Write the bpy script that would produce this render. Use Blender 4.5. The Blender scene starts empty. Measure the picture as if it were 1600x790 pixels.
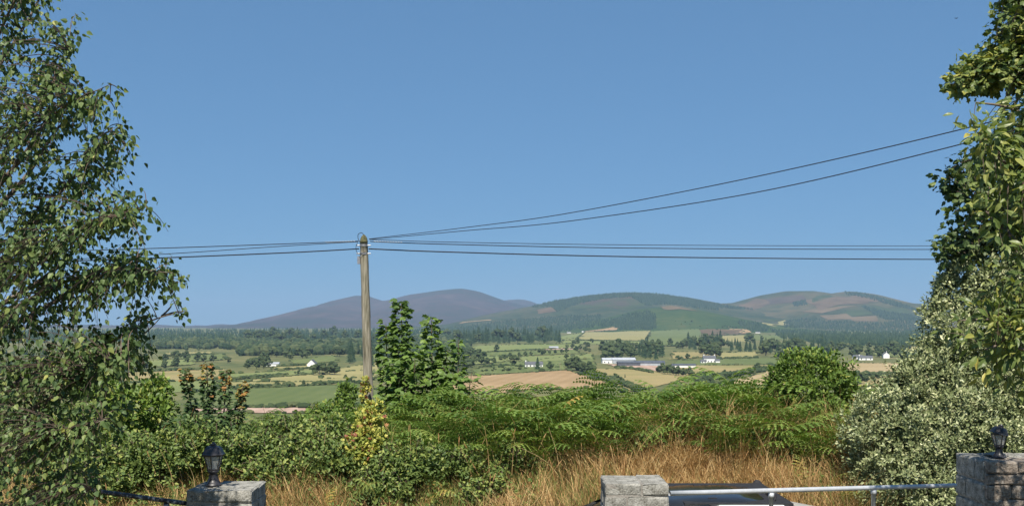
import bpy, math, random
import numpy as np
from mathutils import Vector, Matrix, Euler

# ------------------------------------------------------------------ camera, sky, sun, exposure
SC = bpy.context.scene
C = SC.collection
F = 1537.0            # focal length in photograph pixels (1600 wide)
HOR = 506.0           # picture row of the eye level
EYE = 3.0

cam_d = bpy.data.cameras.new('camera')
cam_d.sensor_width = 36.0
cam_d.lens = F / 1600.0 * 36.0
cam_d.shift_y = (HOR - 395.0) / 1600.0
cam_d.clip_start = 0.1
cam_d.clip_end = 60000.0
cam = bpy.data.objects.new('camera', cam_d)
C.objects.link(cam)
cam.location = (0, 0, EYE)
cam.rotation_euler = (math.radians(90), 0, 0)
SC.camera = cam

SUN_AZ = math.radians(184.0)      # clockwise from +Y (the view direction): behind and to the left
SUN_EL = math.radians(53.0)
world = bpy.data.worlds.new('World')
SC.world = world
world.use_nodes = True
wn = world.node_tree.nodes
wl = world.node_tree.links
for n in list(wn):
    wn.remove(n)
sky = wn.new('ShaderNodeTexSky')
sky.sky_type = 'NISHITA'
sky.sun_disc = False
sky.sun_elevation = SUN_EL
sky.sun_rotation = SUN_AZ
sky.altitude = 900.0
sky.air_density = 1.0
sky.dust_density = 0.0
sky.ozone_density = 6.0
sky_curve = wn.new('ShaderNodeGamma')            # the photograph's soft tone curve, the same over the whole sky
sky_curve.inputs['Gamma'].default_value = 0.4
sky_tint = wn.new('ShaderNodeMix'); sky_tint.data_type = 'RGBA'; sky_tint.blend_type = 'MULTIPLY'
sky_tint.inputs[0].default_value = 1.0
sky_tint.inputs[7].default_value = (0.98, 1.72, 2.50, 1)
bg = wn.new('ShaderNodeBackground')
bg.inputs['Strength'].default_value = 0.066
wo = wn.new('ShaderNodeOutputWorld')
wl.new(sky.outputs[0], sky_curve.inputs[0])
wl.new(sky_curve.outputs[0], sky_tint.inputs[6])
wl.new(sky_tint.outputs[2], bg.inputs[0])
wl.new(bg.outputs[0], wo.inputs[0])

sun_d = bpy.data.lights.new('sun', 'SUN')
sun_d.energy = 4.6
sun_d.angle = math.radians(0.53)
sun_d.color = (1.0, 0.93, 0.81)
sun = bpy.data.objects.new('sun', sun_d)
C.objects.link(sun)
to_sun = Vector((math.sin(SUN_AZ) * math.cos(SUN_EL), math.cos(SUN_AZ) * math.cos(SUN_EL), math.sin(SUN_EL)))
sun.rotation_euler = to_sun.to_track_quat('Z', 'Y').to_euler()
sun.location = (-20, -20, 40)

SC.view_settings.view_transform = 'Standard'
SC.view_settings.look = 'None'
SC.view_settings.gamma = 1.0
SC.view_settings.exposure = 0.75
SC.view_settings.use_curve_mapping = False
SC.cycles.use_denoising = True
SC.cycles.max_bounces = 6
SC.cycles.diffuse_bounces = 3
SC.cycles.transparent_max_bounces = 12
SC.cycles.volume_bounces = 0
SC.cycles.sample_clamp_indirect = 6.0
HAZE_DENSITY = 6.8e-5

R = random.Random(7)
G = np.random.default_rng(11)

# ------------------------------------------------------------------ helpers: tags, materials
def tag(o, label=None, cat=None, group=None, kind=None):
    if label: o['label'] = label
    if cat: o['category'] = cat
    if group: o['group'] = group
    if kind: o['kind'] = kind
    return o

def empty(name, loc, label=None, cat=None, group=None, rz=0.0):
    o = bpy.data.objects.new(name, None)
    C.objects.link(o)
    o.location = loc
    o.rotation_euler = (0, 0, rz)
    o.empty_display_size = 0.2
    return tag(o, label, cat, group)

def link(name, me, parent=None, loc=None):
    o = bpy.data.objects.new(name, me)
    C.objects.link(o)
    if parent is not None:
        o.parent = parent
        # meshes are written in world coordinates unless a loc is given
        o.location = loc if loc is not None else [-c for c in parent_origin(parent)]
    elif loc is not None:
        o.location = loc
    return o

def parent_origin(p):
    v = Vector(p.location)
    while p.parent is not None:
        p = p.parent
        v = v + Vector(p.location)
    return v

def nt(name):
    m = bpy.data.materials.new(name)
    m.use_nodes = True
    return m, m.node_tree.nodes, m.node_tree.links, m.node_tree.nodes['Principled BSDF']

def ramp(nodes, stops):
    r = nodes.new('ShaderNodeValToRGB')
    el = r.color_ramp.elements
    while len(el) > 1:
        el.remove(el[-1])
    el[0].position = stops[0][0]
    el[0].color = (*stops[0][1], 1)
    for p, c in stops[1:]:
        e = el.new(p)
        e.color = (*c, 1)
    return r

def mat_leaf(name, stops, rough=0.5, transl=0.28, tint=(1.15, 1.25, 0.55), spec=0.35):
    m, n, l, b = nt(name)
    a = n.new('ShaderNodeAttribute'); a.attribute_name = 'rnd'
    r = ramp(n, stops)
    l.new(a.outputs['Fac'], r.inputs[0])
    l.new(r.outputs[0], b.inputs['Base Color'])
    b.inputs['Roughness'].default_value = rough
    b.inputs['Specular IOR Level'].default_value = spec
    t = n.new('ShaderNodeBsdfTranslucent')
    mx = n.new('ShaderNodeMix'); mx.data_type = 'RGBA'; mx.blend_type = 'MULTIPLY'
    mx.inputs[0].default_value = 1.0
    mx.inputs[7].default_value = (*tint, 1)
    l.new(r.outputs[0], mx.inputs[6])
    l.new(mx.outputs[2], t.inputs[0])
    ms = n.new('ShaderNodeMixShader'); ms.inputs[0].default_value = transl
    l.new(b.outputs[0], ms.inputs[1]); l.new(t.outputs[0], ms.inputs[2])
    l.new(ms.outputs[0], n['Material Output'].inputs[0])
    return m

def mat_noise(name, stops, scale=4.0, detail=6.0, rough=0.85, bump=0.0, bump_scale=None, metallic=0.0,
              stretch=(1, 1, 1), coords='Object', bump_dist=0.01, spec=0.3, scale2=None, amt2=0.5):
    m, n, l, b = nt(name)
    tc = n.new('ShaderNodeTexCoord')
    mp = n.new('ShaderNodeMapping'); mp.inputs['Scale'].default_value = stretch
    l.new(tc.outputs[coords], mp.inputs[0])
    no = n.new('ShaderNodeTexNoise')
    no.inputs['Scale'].default_value = scale; no.inputs['Detail'].default_value = detail
    no.inputs['Roughness'].default_value = 0.6
    l.new(mp.outputs[0], no.inputs['Vector'])
    fac = no.outputs['Fac']
    if scale2:
        n2 = n.new('ShaderNodeTexNoise'); n2.inputs['Scale'].default_value = scale2; n2.inputs['Detail'].default_value = 8
        l.new(mp.outputs[0], n2.inputs['Vector'])
        mm = n.new('ShaderNodeMix'); mm.inputs[0].default_value = amt2
        l.new(fac, mm.inputs[2]); l.new(n2.outputs['Fac'], mm.inputs[3])
        fac = mm.outputs[0]
    r = ramp(n, stops)
    l.new(fac, r.inputs[0])
    l.new(r.outputs[0], b.inputs['Base Color'])
    b.inputs['Roughness'].default_value = rough
    b.inputs['Metallic'].default_value = metallic
    b.inputs['Specular IOR Level'].default_value = spec
    if bump > 0:
        nb = n.new('ShaderNodeTexNoise'); nb.inputs['Scale'].default_value = bump_scale or scale * 6
        nb.inputs['Detail'].default_value = 8
        l.new(mp.outputs[0], nb.inputs['Vector'])
        bp = n.new('ShaderNodeBump'); bp.inputs['Strength'].default_value = bump
        bp.inputs['Distance'].default_value = bump_dist
        l.new(nb.outputs['Fac'], bp.inputs['Height'])
        l.new(bp.outputs[0], b.inputs['Normal'])
    return m

def mat_plain(name, col, rough=0.6, metallic=0.0, spec=0.4):
    c = tuple(col)
    d = tuple(x * 0.8 for x in c)
    return mat_noise(name, [(0.3, d), (0.7, c)], scale=3.0, rough=rough, metallic=metallic, spec=spec)

# ------------------------------------------------------------------ helpers: mesh collecting
class MB:
    """collects polygons for one mesh, with a per-vertex value 'rnd'"""
    def __init__(self):
        self.v = []; self.f = []; self.r = []; self.n = 0; self.mi = []
    def add(self, verts, faces, rnd=0.5, mi=0):
        verts = np.asarray(verts, dtype=np.float64).reshape(-1, 3)
        o = self.n
        self.v.append(verts)
        self.n += len(verts)
        for f in faces:
            self.f.append(tuple(i + o for i in f))
        self.mi.extend([mi] * len(faces))
        self.r.append(np.full(len(verts), rnd) if np.isscalar(rnd) else np.asarray(rnd))
    def inst(self, tv, tf, pos, X, Y, Z, size, rnd, mi=0):
        """stamp template (tv, tf) at many places with axes X, Y, Z"""
        N = len(pos)
        if N == 0: return
        size = np.asarray(size).reshape(N, 1, 1) if not np.isscalar(size) else size
        tv = np.asarray(tv)
        V = (tv[None, :, 0:1] * X[:, None, :] + tv[None, :, 1:2] * Y[:, None, :] + tv[None, :, 2:3] * Z[:, None, :]) * size + pos[:, None, :]
        k = len(tv)
        o = self.n
        self.v.append(V.reshape(-1, 3)); self.n += N * k
        for i in range(N):
            b = o + i * k
            for f in tf:
                self.f.append(tuple(q + b for q in f))
        self.mi.extend([mi] * (N * len(tf)))
        self.r.append(np.repeat(np.asarray(rnd), k))
    def tube(self, pts, rad, sides=4, rnd=0.5, mi=0, cap=False):
        pts = np.asarray(pts, dtype=np.float64)
        n = len(pts)
        rad = np.full(n, rad) if np.isscalar(rad) else np.asarray(rad)
        t = np.gradient(pts, axis=0)
        t /= (np.linalg.norm(t, axis=1)[:, None] + 1e-12)
        ref = np.array([0, 0, 1.0]) if abs(t[0][2]) < 0.9 else np.array([1.0, 0, 0])
        a = np.cross(t, ref); a /= (np.linalg.norm(a, axis=1)[:, None] + 1e-12)
        b = np.cross(t, a)
        ang = np.arange(sides) * 2 * np.pi / sides
        ring = pts[:, None, :] + rad[:, None, None] * (np.cos(ang)[None, :, None] * a[:, None, :] + np.sin(ang)[None, :, None] * b[:, None, :])
        faces = []
        for i in range(n - 1):
            for j in range(sides):
                k = (j + 1) % sides
                faces.append((i * sides + j, i * sides + k, (i + 1) * sides + k, (i + 1) * sides + j))
        if cap:
            faces.append(tuple(range(sides)))
            faces.append(tuple(range((n - 1) * sides, n * sides))[::-1])
        self.add(ring.reshape(-1, 3), faces, rnd, mi)
    def box(self, c, s, rnd=0.5, mi=0, rz=0.0):
        x, y, z = [q / 2 for q in s]
        v = np.array([(-x, -y, -z), (x, -y, -z), (x, y, -z), (-x, y, -z), (-x, -y, z), (x, -y, z), (x, y, z), (-x, y, z)])
        if rz:
            cs, sn = math.cos(rz), math.sin(rz)
            v = np.stack([v[:, 0] * cs - v[:, 1] * sn, v[:, 0] * sn + v[:, 1] * cs, v[:, 2]], 1)
        self.add(v + np.asarray(c), [(0, 3, 2, 1), (4, 5, 6, 7), (0, 1, 5, 4), (1, 2, 6, 5), (2, 3, 7, 6), (3, 0, 4, 7)], rnd, mi)
    def lathe(self, prof, sides=12, c=(0, 0, 0), rnd=0.5, mi=0, phase=0.0):
        ang = np.arange(sides) * 2 * np.pi / sides + phase
        V = []
        for r, z in prof:
            V.append(np.stack([np.cos(ang) * r, np.sin(ang) * r, np.full(sides, z)], 1))
        faces = []
        n = len(prof)
        for i in range(n - 1):
            for j in range(sides):
                k = (j + 1) % sides
                faces.append((i * sides + j, i * sides + k, (i + 1) * sides + k, (i + 1) * sides + j))
        faces.append(tuple(range(sides))[::-1])
        faces.append(tuple(range((n - 1) * sides, n * sides)))
        self.add(np.concatenate(V) + np.asarray(c), faces, rnd, mi)
    def mesh(self, name, mats, smooth=False):
        me = bpy.data.meshes.new(name)
        V = np.concatenate(self.v).astype(np.float32)
        lt = np.array([len(f) for f in self.f], dtype=np.int32)
        li = np.fromiter((i for f in self.f for i in f), dtype=np.int32, count=int(lt.sum()))
        ls = np.concatenate([[0], np.cumsum(lt)[:-1]]).astype(np.int32)
        me.vertices.add(len(V)); me.vertices.foreach_set('co', V.ravel())
        me.loops.add(len(li)); me.loops.foreach_set('vertex_index', li)
        me.polygons.add(len(lt)); me.polygons.foreach_set('loop_start', ls); me.polygons.foreach_set('loop_total', lt)
        if not isinstance(mats, (list, tuple)): mats = [mats]
        for m in mats: me.materials.append(m)
        if len(mats) > 1:
            me.polygons.foreach_set('material_index', np.array(self.mi, dtype=np.int32))
        at = me.attributes.new('rnd', 'FLOAT', 'POINT')
        at.data.foreach_set('value', np.concatenate(self.r).astype(np.float32))
        me.polygons.foreach_set('use_smooth', np.full(len(lt), smooth))
        me.update(calc_edges=True)
        return me
    def build(self, name, mats, parent=None, smooth=False, loc=None):
        return link(name, self.mesh(name, mats, smooth), parent, loc)

def norm(a):
    return a / (np.linalg.norm(a, axis=-1, keepdims=True) + 1e-12)

def P(px, py, Y):
    return np.array([(px - 800.0) / F * Y, Y, EYE - (py - HOR) / F * Y])

def in_poly(x, y, poly):
    inside = np.zeros(len(x), bool)
    n = len(poly)
    for i in range(n):
        x0, y0 = poly[i]; x1, y1 = poly[(i + 1) % n]
        c = ((y0 > y) != (y1 > y)) & (x < (x1 - x0) * (y - y0) / (y1 - y0 + 1e-9) + x0)
        inside ^= c
    return inside

def rand_in_poly(poly, n, g=G):
    p = np.array(poly, float)
    lo, hi = p.min(0), p.max(0)
    out = np.zeros((0, 2))
    while len(out) < n:
        q = g.uniform(lo, hi, (n * 3, 2))
        out = np.concatenate([out, q[in_poly(q[:, 0], q[:, 1], poly)]])
    return out[:n]

# ------------------------------------------------------------------ the lie of the land
def vnoise(x, y, s, seed=0):
    """smooth value noise, wavelength s"""
    x = np.asarray(x, float) / s; y = np.asarray(y, float) / s
    xi = np.floor(x).astype(np.int64); yi = np.floor(y).astype(np.int64)
    fx = x - xi; fy = y - yi
    fx = fx * fx * (3 - 2 * fx); fy = fy * fy * (3 - 2 * fy)
    def h(a, b):
        q = (a * 374761393 + b * 668265263 + seed * 974711) & 0x7fffffff
        q = ((q ^ (q >> 13)) * 1274126177) & 0x7fffffff
        return ((q ^ (q >> 16)) & 0xffff) / 65535.0 - 0.5
    return (h(xi, yi) * (1 - fx) * (1 - fy) + h(xi + 1, yi) * fx * (1 - fy) + h(xi, yi + 1) * (1 - fx) * fy + h(xi + 1, yi + 1) * fx * fy)

NEAR = [(-40, .45), (8.4, .45), (9.4, .2), (12.15, .2), (12.5, .38), (13.2, .70), (15.0, 1.08), (16.2, 1.05), (18, .3), (22, -1.2), (60, -9), (200, -22), (430, -39.3)]
def valley(x, y):
    x = np.asarray(x, float); y = np.asarray(y, float)
    near = np.interp(y, [a for a, b in NEAR], [b for a, b in NEAR])
    far = EYE - np.maximum(45.0 - 0.004 * y, 29.0) + 3.5 * vnoise(x, y, 420, 1) * np.clip((y - 300) / 600, 0, 1)
    w = np.clip((y - 380) / 60, 0, 1)
    return near * (1 - w) + far * w

class Hill:
    def __init__(s, D, wf, wb, prof, amp, seed, foot=1.0):
        s.D, s.wf, s.wb, s.amp, s.seed, s.foot = D, wf, wb, amp, seed, foot
        s.px = np.array([(p[0] - 800) / F * D for p in prof]); s.h = np.array([EYE + (HOR - p[1]) / F * D for p in prof])
        s.px = np.concatenate([[s.px[0] - 700], s.px, [s.px[-1] + 700]]); s.h = np.concatenate([[-90], s.h, [-90]])
    def z(s, x, y):
        x = np.asarray(x, float); y = np.asarray(y, float)
        h = np.interp(x, s.px, s.h)
        t = np.where(y < s.D, (s.D - y) / s.wf, (y - s.D) / s.wb)
        sh = np.where(t <= 1, 0.5 + 0.5 * np.cos(np.pi * np.clip(t, 0, 1) ** 0.9), 0.0)
        b = -42.0 - np.clip(t - 1, 0, 3) * 400.0
        a = s.amp * np.clip(t * 3.5, 0, 1) * np.clip(1.2 - t, 0, 1)
        nz = -np.abs(vnoise(x, y * 0.45, 380, s.seed + 2)) * 2.2 + vnoise(x, y * 0.6, 520, s.seed) * 1.3 + vnoise(x, y, 230, s.seed + 5) * 0.7 + vnoise(x, y, 110, s.seed + 9) * 0.3
        return b + (np.maximum(h, -90) - b) * sh + a * nz

HILLS = {
 'mountain': Hill(9500, 3600, 2500, [(-600, 509), (-300, 504), (0, 507), (150, 507), (205, 508), (238, 506), (275, 508.5), (340, 508.5), (430, 503), (450, 498), (480, 486), (520, 472), (558, 461.5), (575, 462), (598, 470), (612, 469), (640, 461), (700, 453), (722, 451), (748, 455), (790, 470), (840, 482), (900, 500), (1000, 515), (1200, 520)], 34, 3),
 'far_shoulder': Hill(11200, 1500, 1500, [(700, 500), (760, 474), (790, 468.5), (815, 467), (832, 471), (850, 480), (900, 505), (950, 520)], 10, 8),
 'forest_hill': Hill(6000, 2500, 1500, [(620, 513), (700, 506), (735, 497), (780, 487), (830, 478), (870, 469), (910, 462.5), (950, 458), (990, 456.5), (1030, 459), (1070, 464.5), (1105, 472), (1150, 482), (1220, 496), (1300, 512)], 22, 21),
 'right_hill': Hill(6400, 2700, 1600, [(980, 505), (1060, 484), (1110, 474.5), (1145, 473), (1190, 461), (1225, 455), (1262, 454.5), (1292, 459), (1322, 455), (1350, 458), (1400, 471), (1440, 486), (1480, 498), (1560, 507), (1700, 511), (1900, 500), (2300, 495)], 26, 33),
 'green_hill': Hill(4300, 1250, 900, [(830, 513), (880, 508), (930, 501), (965, 492), (1000, 483), (1045, 477.5), (1085, 483), (1130, 493), (1180, 503), (1240, 512)], 12, 44),
}
def ground_z(x, y):
    z = valley(x, y)
    for h in HILLS.values():
        z = np.maximum(z, h.z(x, y))
    return z

_DS = np.geomspace(250, 13500, 700)
_US = np.linspace(-0.75, 0.75, 700)
_HG = ground_z(_US[None, :] * _DS[:, None], np.repeat(_DS[:, None], len(_US), 1))      # land heights along fans of sight
def hit(px, py):
    """where the line of sight through a picture point meets the land"""
    px = np.atleast_1d(np.asarray(px, float)); py = np.atleast_1d(np.asarray(py, float))
    u = (px - 800) / F; s = (py - HOR) / F
    t = np.clip((u - _US[0]) / (_US[1] - _US[0]), 0, len(_US) - 1.001)
    i = t.astype(int); w = t - i
    Hc = _HG[:, i] * (1 - w) + _HG[:, i + 1] * w                 # (distances, rays)
    g = EYE - s[None, :] * _DS[:, None] - Hc
    below = g <= 0
    k = np.where(below.any(0), below.argmax(0), len(_DS) - 1)
    k = np.maximum(k, 1)
    c = np.arange(len(px))
    g0, g1 = g[k - 1, c], g[k, c]
    q = np.clip(g0 / (g0 - g1 + 1e-9), 0, 1)
    D = _DS[k - 1] + (_DS[k] - _DS[k - 1]) * q
    x = u * D
    return np.stack([x, D, ground_z(x, D)], 1)

def grid_mesh(name, xs, ys, zf, mat, smooth=True):
    X, Y = np.meshgrid(xs, ys)
    return grid_xyz(name, X, Y, zf(X, Y), mat, smooth)

def grid_xyz(name, X, Y, Z, mat, smooth=True):
    r, c = X.shape
    V = np.stack([X, Y, Z], -1).reshape(-1, 3)
    i = np.arange(r * c).reshape(r, c)
    q = np.stack([i[:-1, :-1], i[:-1, 1:], i[1:, 1:], i[1:, :-1]], -1).reshape(-1, 4)
    m = bpy.data.meshes.new(name)
    m.vertices.add(len(V)); m.vertices.foreach_set('co', V.astype(np.float32).ravel())
    m.loops.add(q.size); m.loops.foreach_set('vertex_index', q.astype(np.int32).ravel())
    m.polygons.add(len(q)); m.polygons.foreach_set('loop_start', (np.arange(len(q)) * 4).astype(np.int32))
    m.polygons.foreach_set('loop_total', np.full(len(q), 4, np.int32))
    m.polygons.foreach_set('use_smooth', np.full(len(q), smooth))
    m.materials.append(mat)
    m.update(calc_edges=True)
    return link(name, m)

# ------------------------------------------------------------------ the setting
M_bank = mat_noise('bank_soil', [(0.25, (.05, .045, .02)), (0.5, (.10, .085, .035)), (0.75, (.17, .13, .06))], scale=3, rough=0.95, bump=0.6, bump_dist=0.03, spec=0.1)
M_valley = mat_noise('rough_pasture', [(0.28, (.05, .066, .028)), (0.42, (.085, .105, .042)), (0.54, (.145, .145, .062)), (0.7, (.21, .175, .085))], scale=0.006, detail=8, rough=0.95, spec=0.05, scale2=0.05, amt2=0.45, coords='Object')
M_heather = mat_noise('heather_moor', [(0.30, (.018, .032, .016)), (0.43, (.036, .042, .030)), (0.54, (.060, .046, .042)), (0.66, (.098, .070, .062))], scale=0.0011, detail=9, rough=0.95, spec=0.03, scale2=0.008, amt2=0.4, stretch=(1, 0.7, 3))
M_forhill = mat_noise('hill_forest_floor', [(0.34, (.016, .032, .014)), (0.47, (.040, .060, .026)), (0.56, (.076, .078, .040)), (0.66, (.115, .088, .056))], scale=0.0022, detail=9, rough=0.95, spec=0.03, scale2=0.02, amt2=0.4)
M_rhill = mat_noise('moor_grass', [(0.34, (.024, .040, .016)), (0.45, (.050, .062, .026)), (0.54, (.090, .084, .040)), (0.66, (.15, .112, .060))], scale=0.0017, detail=9, rough=0.95, spec=0.03, scale2=0.012, amt2=0.4)
M_ghill = mat_noise('green_hill_grass', [(0.32, (.022, .046, .014)), (0.5, (.044, .074, .022)), (0.62, (.066, .088, .028)), (0.72, (.12, .095, .042))], scale=0.004, detail=9, rough=0.95, spec=0.03, scale2=0.03, amt2=0.4)

def near_z(X, Y):
    b = np.clip((Y - 12.3) / 1.0, 0, 1) * np.clip((60 - Y) / 20, 0, 1)
    return valley(X, Y) + b * (0.22 * vnoise(X, Y, 2.2, 2) + 0.1 * vnoise(X, Y, 0.7, 4))
g = grid_mesh('ground', np.concatenate([np.linspace(-60, -14, 24)[:-1], np.linspace(-14, 14, 180), np.linspace(14, 60, 24)[1:]]),
              np.concatenate([np.linspace(-20, 9, 18)[:-1], np.linspace(9, 20, 90), np.linspace(20, 62, 30)[1:]]), near_z, M_bank)
tag(g, kind='structure')
us = np.linspace(-1.0, 1.0, 420); ys = np.geomspace(50, 16000, 420)
Uu, Yy = np.meshgrid(us, ys)
Xx = Uu * (Yy + 60)
Zz = valley(Xx, Yy) - np.where(Yy < 60, 0.6, 0.0)
# the plain runs on past the mountains towards the horizon
t_ = grid_xyz('valley_terrain', Xx, Yy, Zz, M_valley); tag(t_, kind='structure')
for nm, key, mat, step in (('mountain', 'mountain', M_heather, 60), ('mountain', 'far_shoulder', M_heather, 60), ('hill', 'forest_hill', M_forhill, 24), ('hill', 'right_hill', M_rhill, 24), ('hill', 'green_hill', M_ghill, 16)):
    h = HILLS[key]
    xs = np.arange(h.px[0], h.px[-1], step)
    ysn = np.arange(h.D - h.wf * 1.2, h.D + h.wb * 1.2, step)
    o = grid_mesh(nm, xs, ysn, h.z, mat); tag(o, kind='structure')

M_road = mat_noise('asphalt', [(0.3, (.04, .04, .042)), (0.7, (.065, .063, .06))], scale=8, rough=0.9, bump=0.3, bump_scale=200, bump_dist=0.004)
mb = MB()
mb.add([(-60, 9.5, .206), (60, 9.5, .206), (60, 12.1, .206), (-60, 12.1, .206)], [(0, 1, 2, 3)])
tag(mb.build('road', M_road), kind='structure')

# ------------------------------------------------------------------ fields laid over the land
def mat_field(name, a, b, stripe=0.0, ang=0.0, sc=0.02):
    m, n, l, bs = nt(name)
    tc = n.new('ShaderNodeTexCoord')
    no = n.new('ShaderNodeTexNoise'); no.inputs['Scale'].default_value = sc; no.inputs['Detail'].default_value = 8
    l.new(tc.outputs['Object'], no.inputs['Vector'])
    fac = no.outputs['Fac']
    if stripe > 0:
        mp = n.new('ShaderNodeMapping'); mp.inputs['Rotation'].default_value = (0, 0, ang)
        l.new(tc.outputs['Object'], mp.inputs[0])
        w = n.new('ShaderNodeTexWave'); w.inputs['Scale'].default_value = 0.03; w.inputs['Distortion'].default_value = 3.0
        w.inputs['Detail'].default_value = 3; w.inputs['Detail Scale'].default_value = 0.4
        l.new(mp.outputs[0], w.inputs['Vector'])
        mm = n.new('ShaderNodeMix'); mm.inputs[0].default_value = stripe
        l.new(fac, mm.inputs[2]); l.new(w.outputs['Fac'], mm.inputs[3])
        fac = mm.outputs[0]
    r = ramp(n, [(0.3, a), (0.7, b)])
    l.new(fac, r.inputs[0]); l.new(r.outputs[0], bs.inputs['Base Color'])
    bs.inputs['Roughness'].default_value = 0.95; bs.inputs['Specular IOR Level'].default_value = 0.05
    return m
FM = {
 'green': mat_field('pasture_green', (.095, .125, .045), (.15, .175, .065), .2),
 'dgreen': mat_field('deep_green_grass', (.095, .125, .046), (.125, .15, .058), .15),
 'lgreen': mat_field('light_pasture', (.14, .18, .065), (.20, .215, .085), .25, .5),
 'straw': mat_field('straw_field', (.215, .205, .085), (.30, .265, .12), .12, .4),
 'tan': mat_field('parched_field', (.25, .175, .09), (.35, .245, .14), .12, .2),
 'tangreen': mat_field('half_parched_field', (.20, .19, .075), (.32, .25, .125), .12, .9),
 'stubble': mat_field('mown_stubble', (.26, .20, .105), (.42, .33, .19), .45, 1.2),
 'pink': mat_field('bare_earth', (.34, .23, .18), (.46, .34, .27), .2),
 'brown': mat_field('brown_bracken_slope', (.085, .065, .036), (.16, .112, .062), .1, 0, .01),
 'heath': mat_field('heath_patch', (.055, .048, .032), (.10, .075, .05), .1, 0, .01),
 'hilltan': mat_field('hill_bent_grass', (.115, .092, .05), (.175, .128, .072), .1, 0, .01),
 'hgreen': mat_field('hill_pasture', (.036, .056, .020), (.058, .078, .028), .1, 0, .01),
}
_fo = [0]
def field(kind, c, n=(14, 10), off=None):
    """a field with four corners read from the photograph and laid on the land"""
    w = hit([p[0] for p in c], [p[1] for p in c])
    a, b = np.linspace(0, 1, n[0]), np.linspace(0, 1, n[1])
    A, B = np.meshgrid(a, b)
    XY = ((1 - A) * (1 - B))[..., None] * w[0, :2] + (A * (1 - B))[..., None] * w[1, :2] + (A * B)[..., None] * w[2, :2] + ((1 - A) * B)[..., None] * w[3, :2]
    _fo[0] += 1
    D = float(w[:, 1].mean())
    wob = D * 0.004
    X = XY[..., 0] + wob * vnoise(XY[..., 0], XY[..., 1], D * 0.03, _fo[0]) * 2
    Y = XY[..., 1] + wob * vnoise(XY[..., 0], XY[..., 1], D * 0.03, _fo[0] + 50) * 3
    o_ = (0.25 if D < 3000 else 1.2) + (_fo[0] % 12) * 0.04
    if off: o_ += off
    o = grid_xyz('field', X, Y, ground_z(X, Y) + o_, FM[kind])
    tag(o, kind='structure')
    return o

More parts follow.
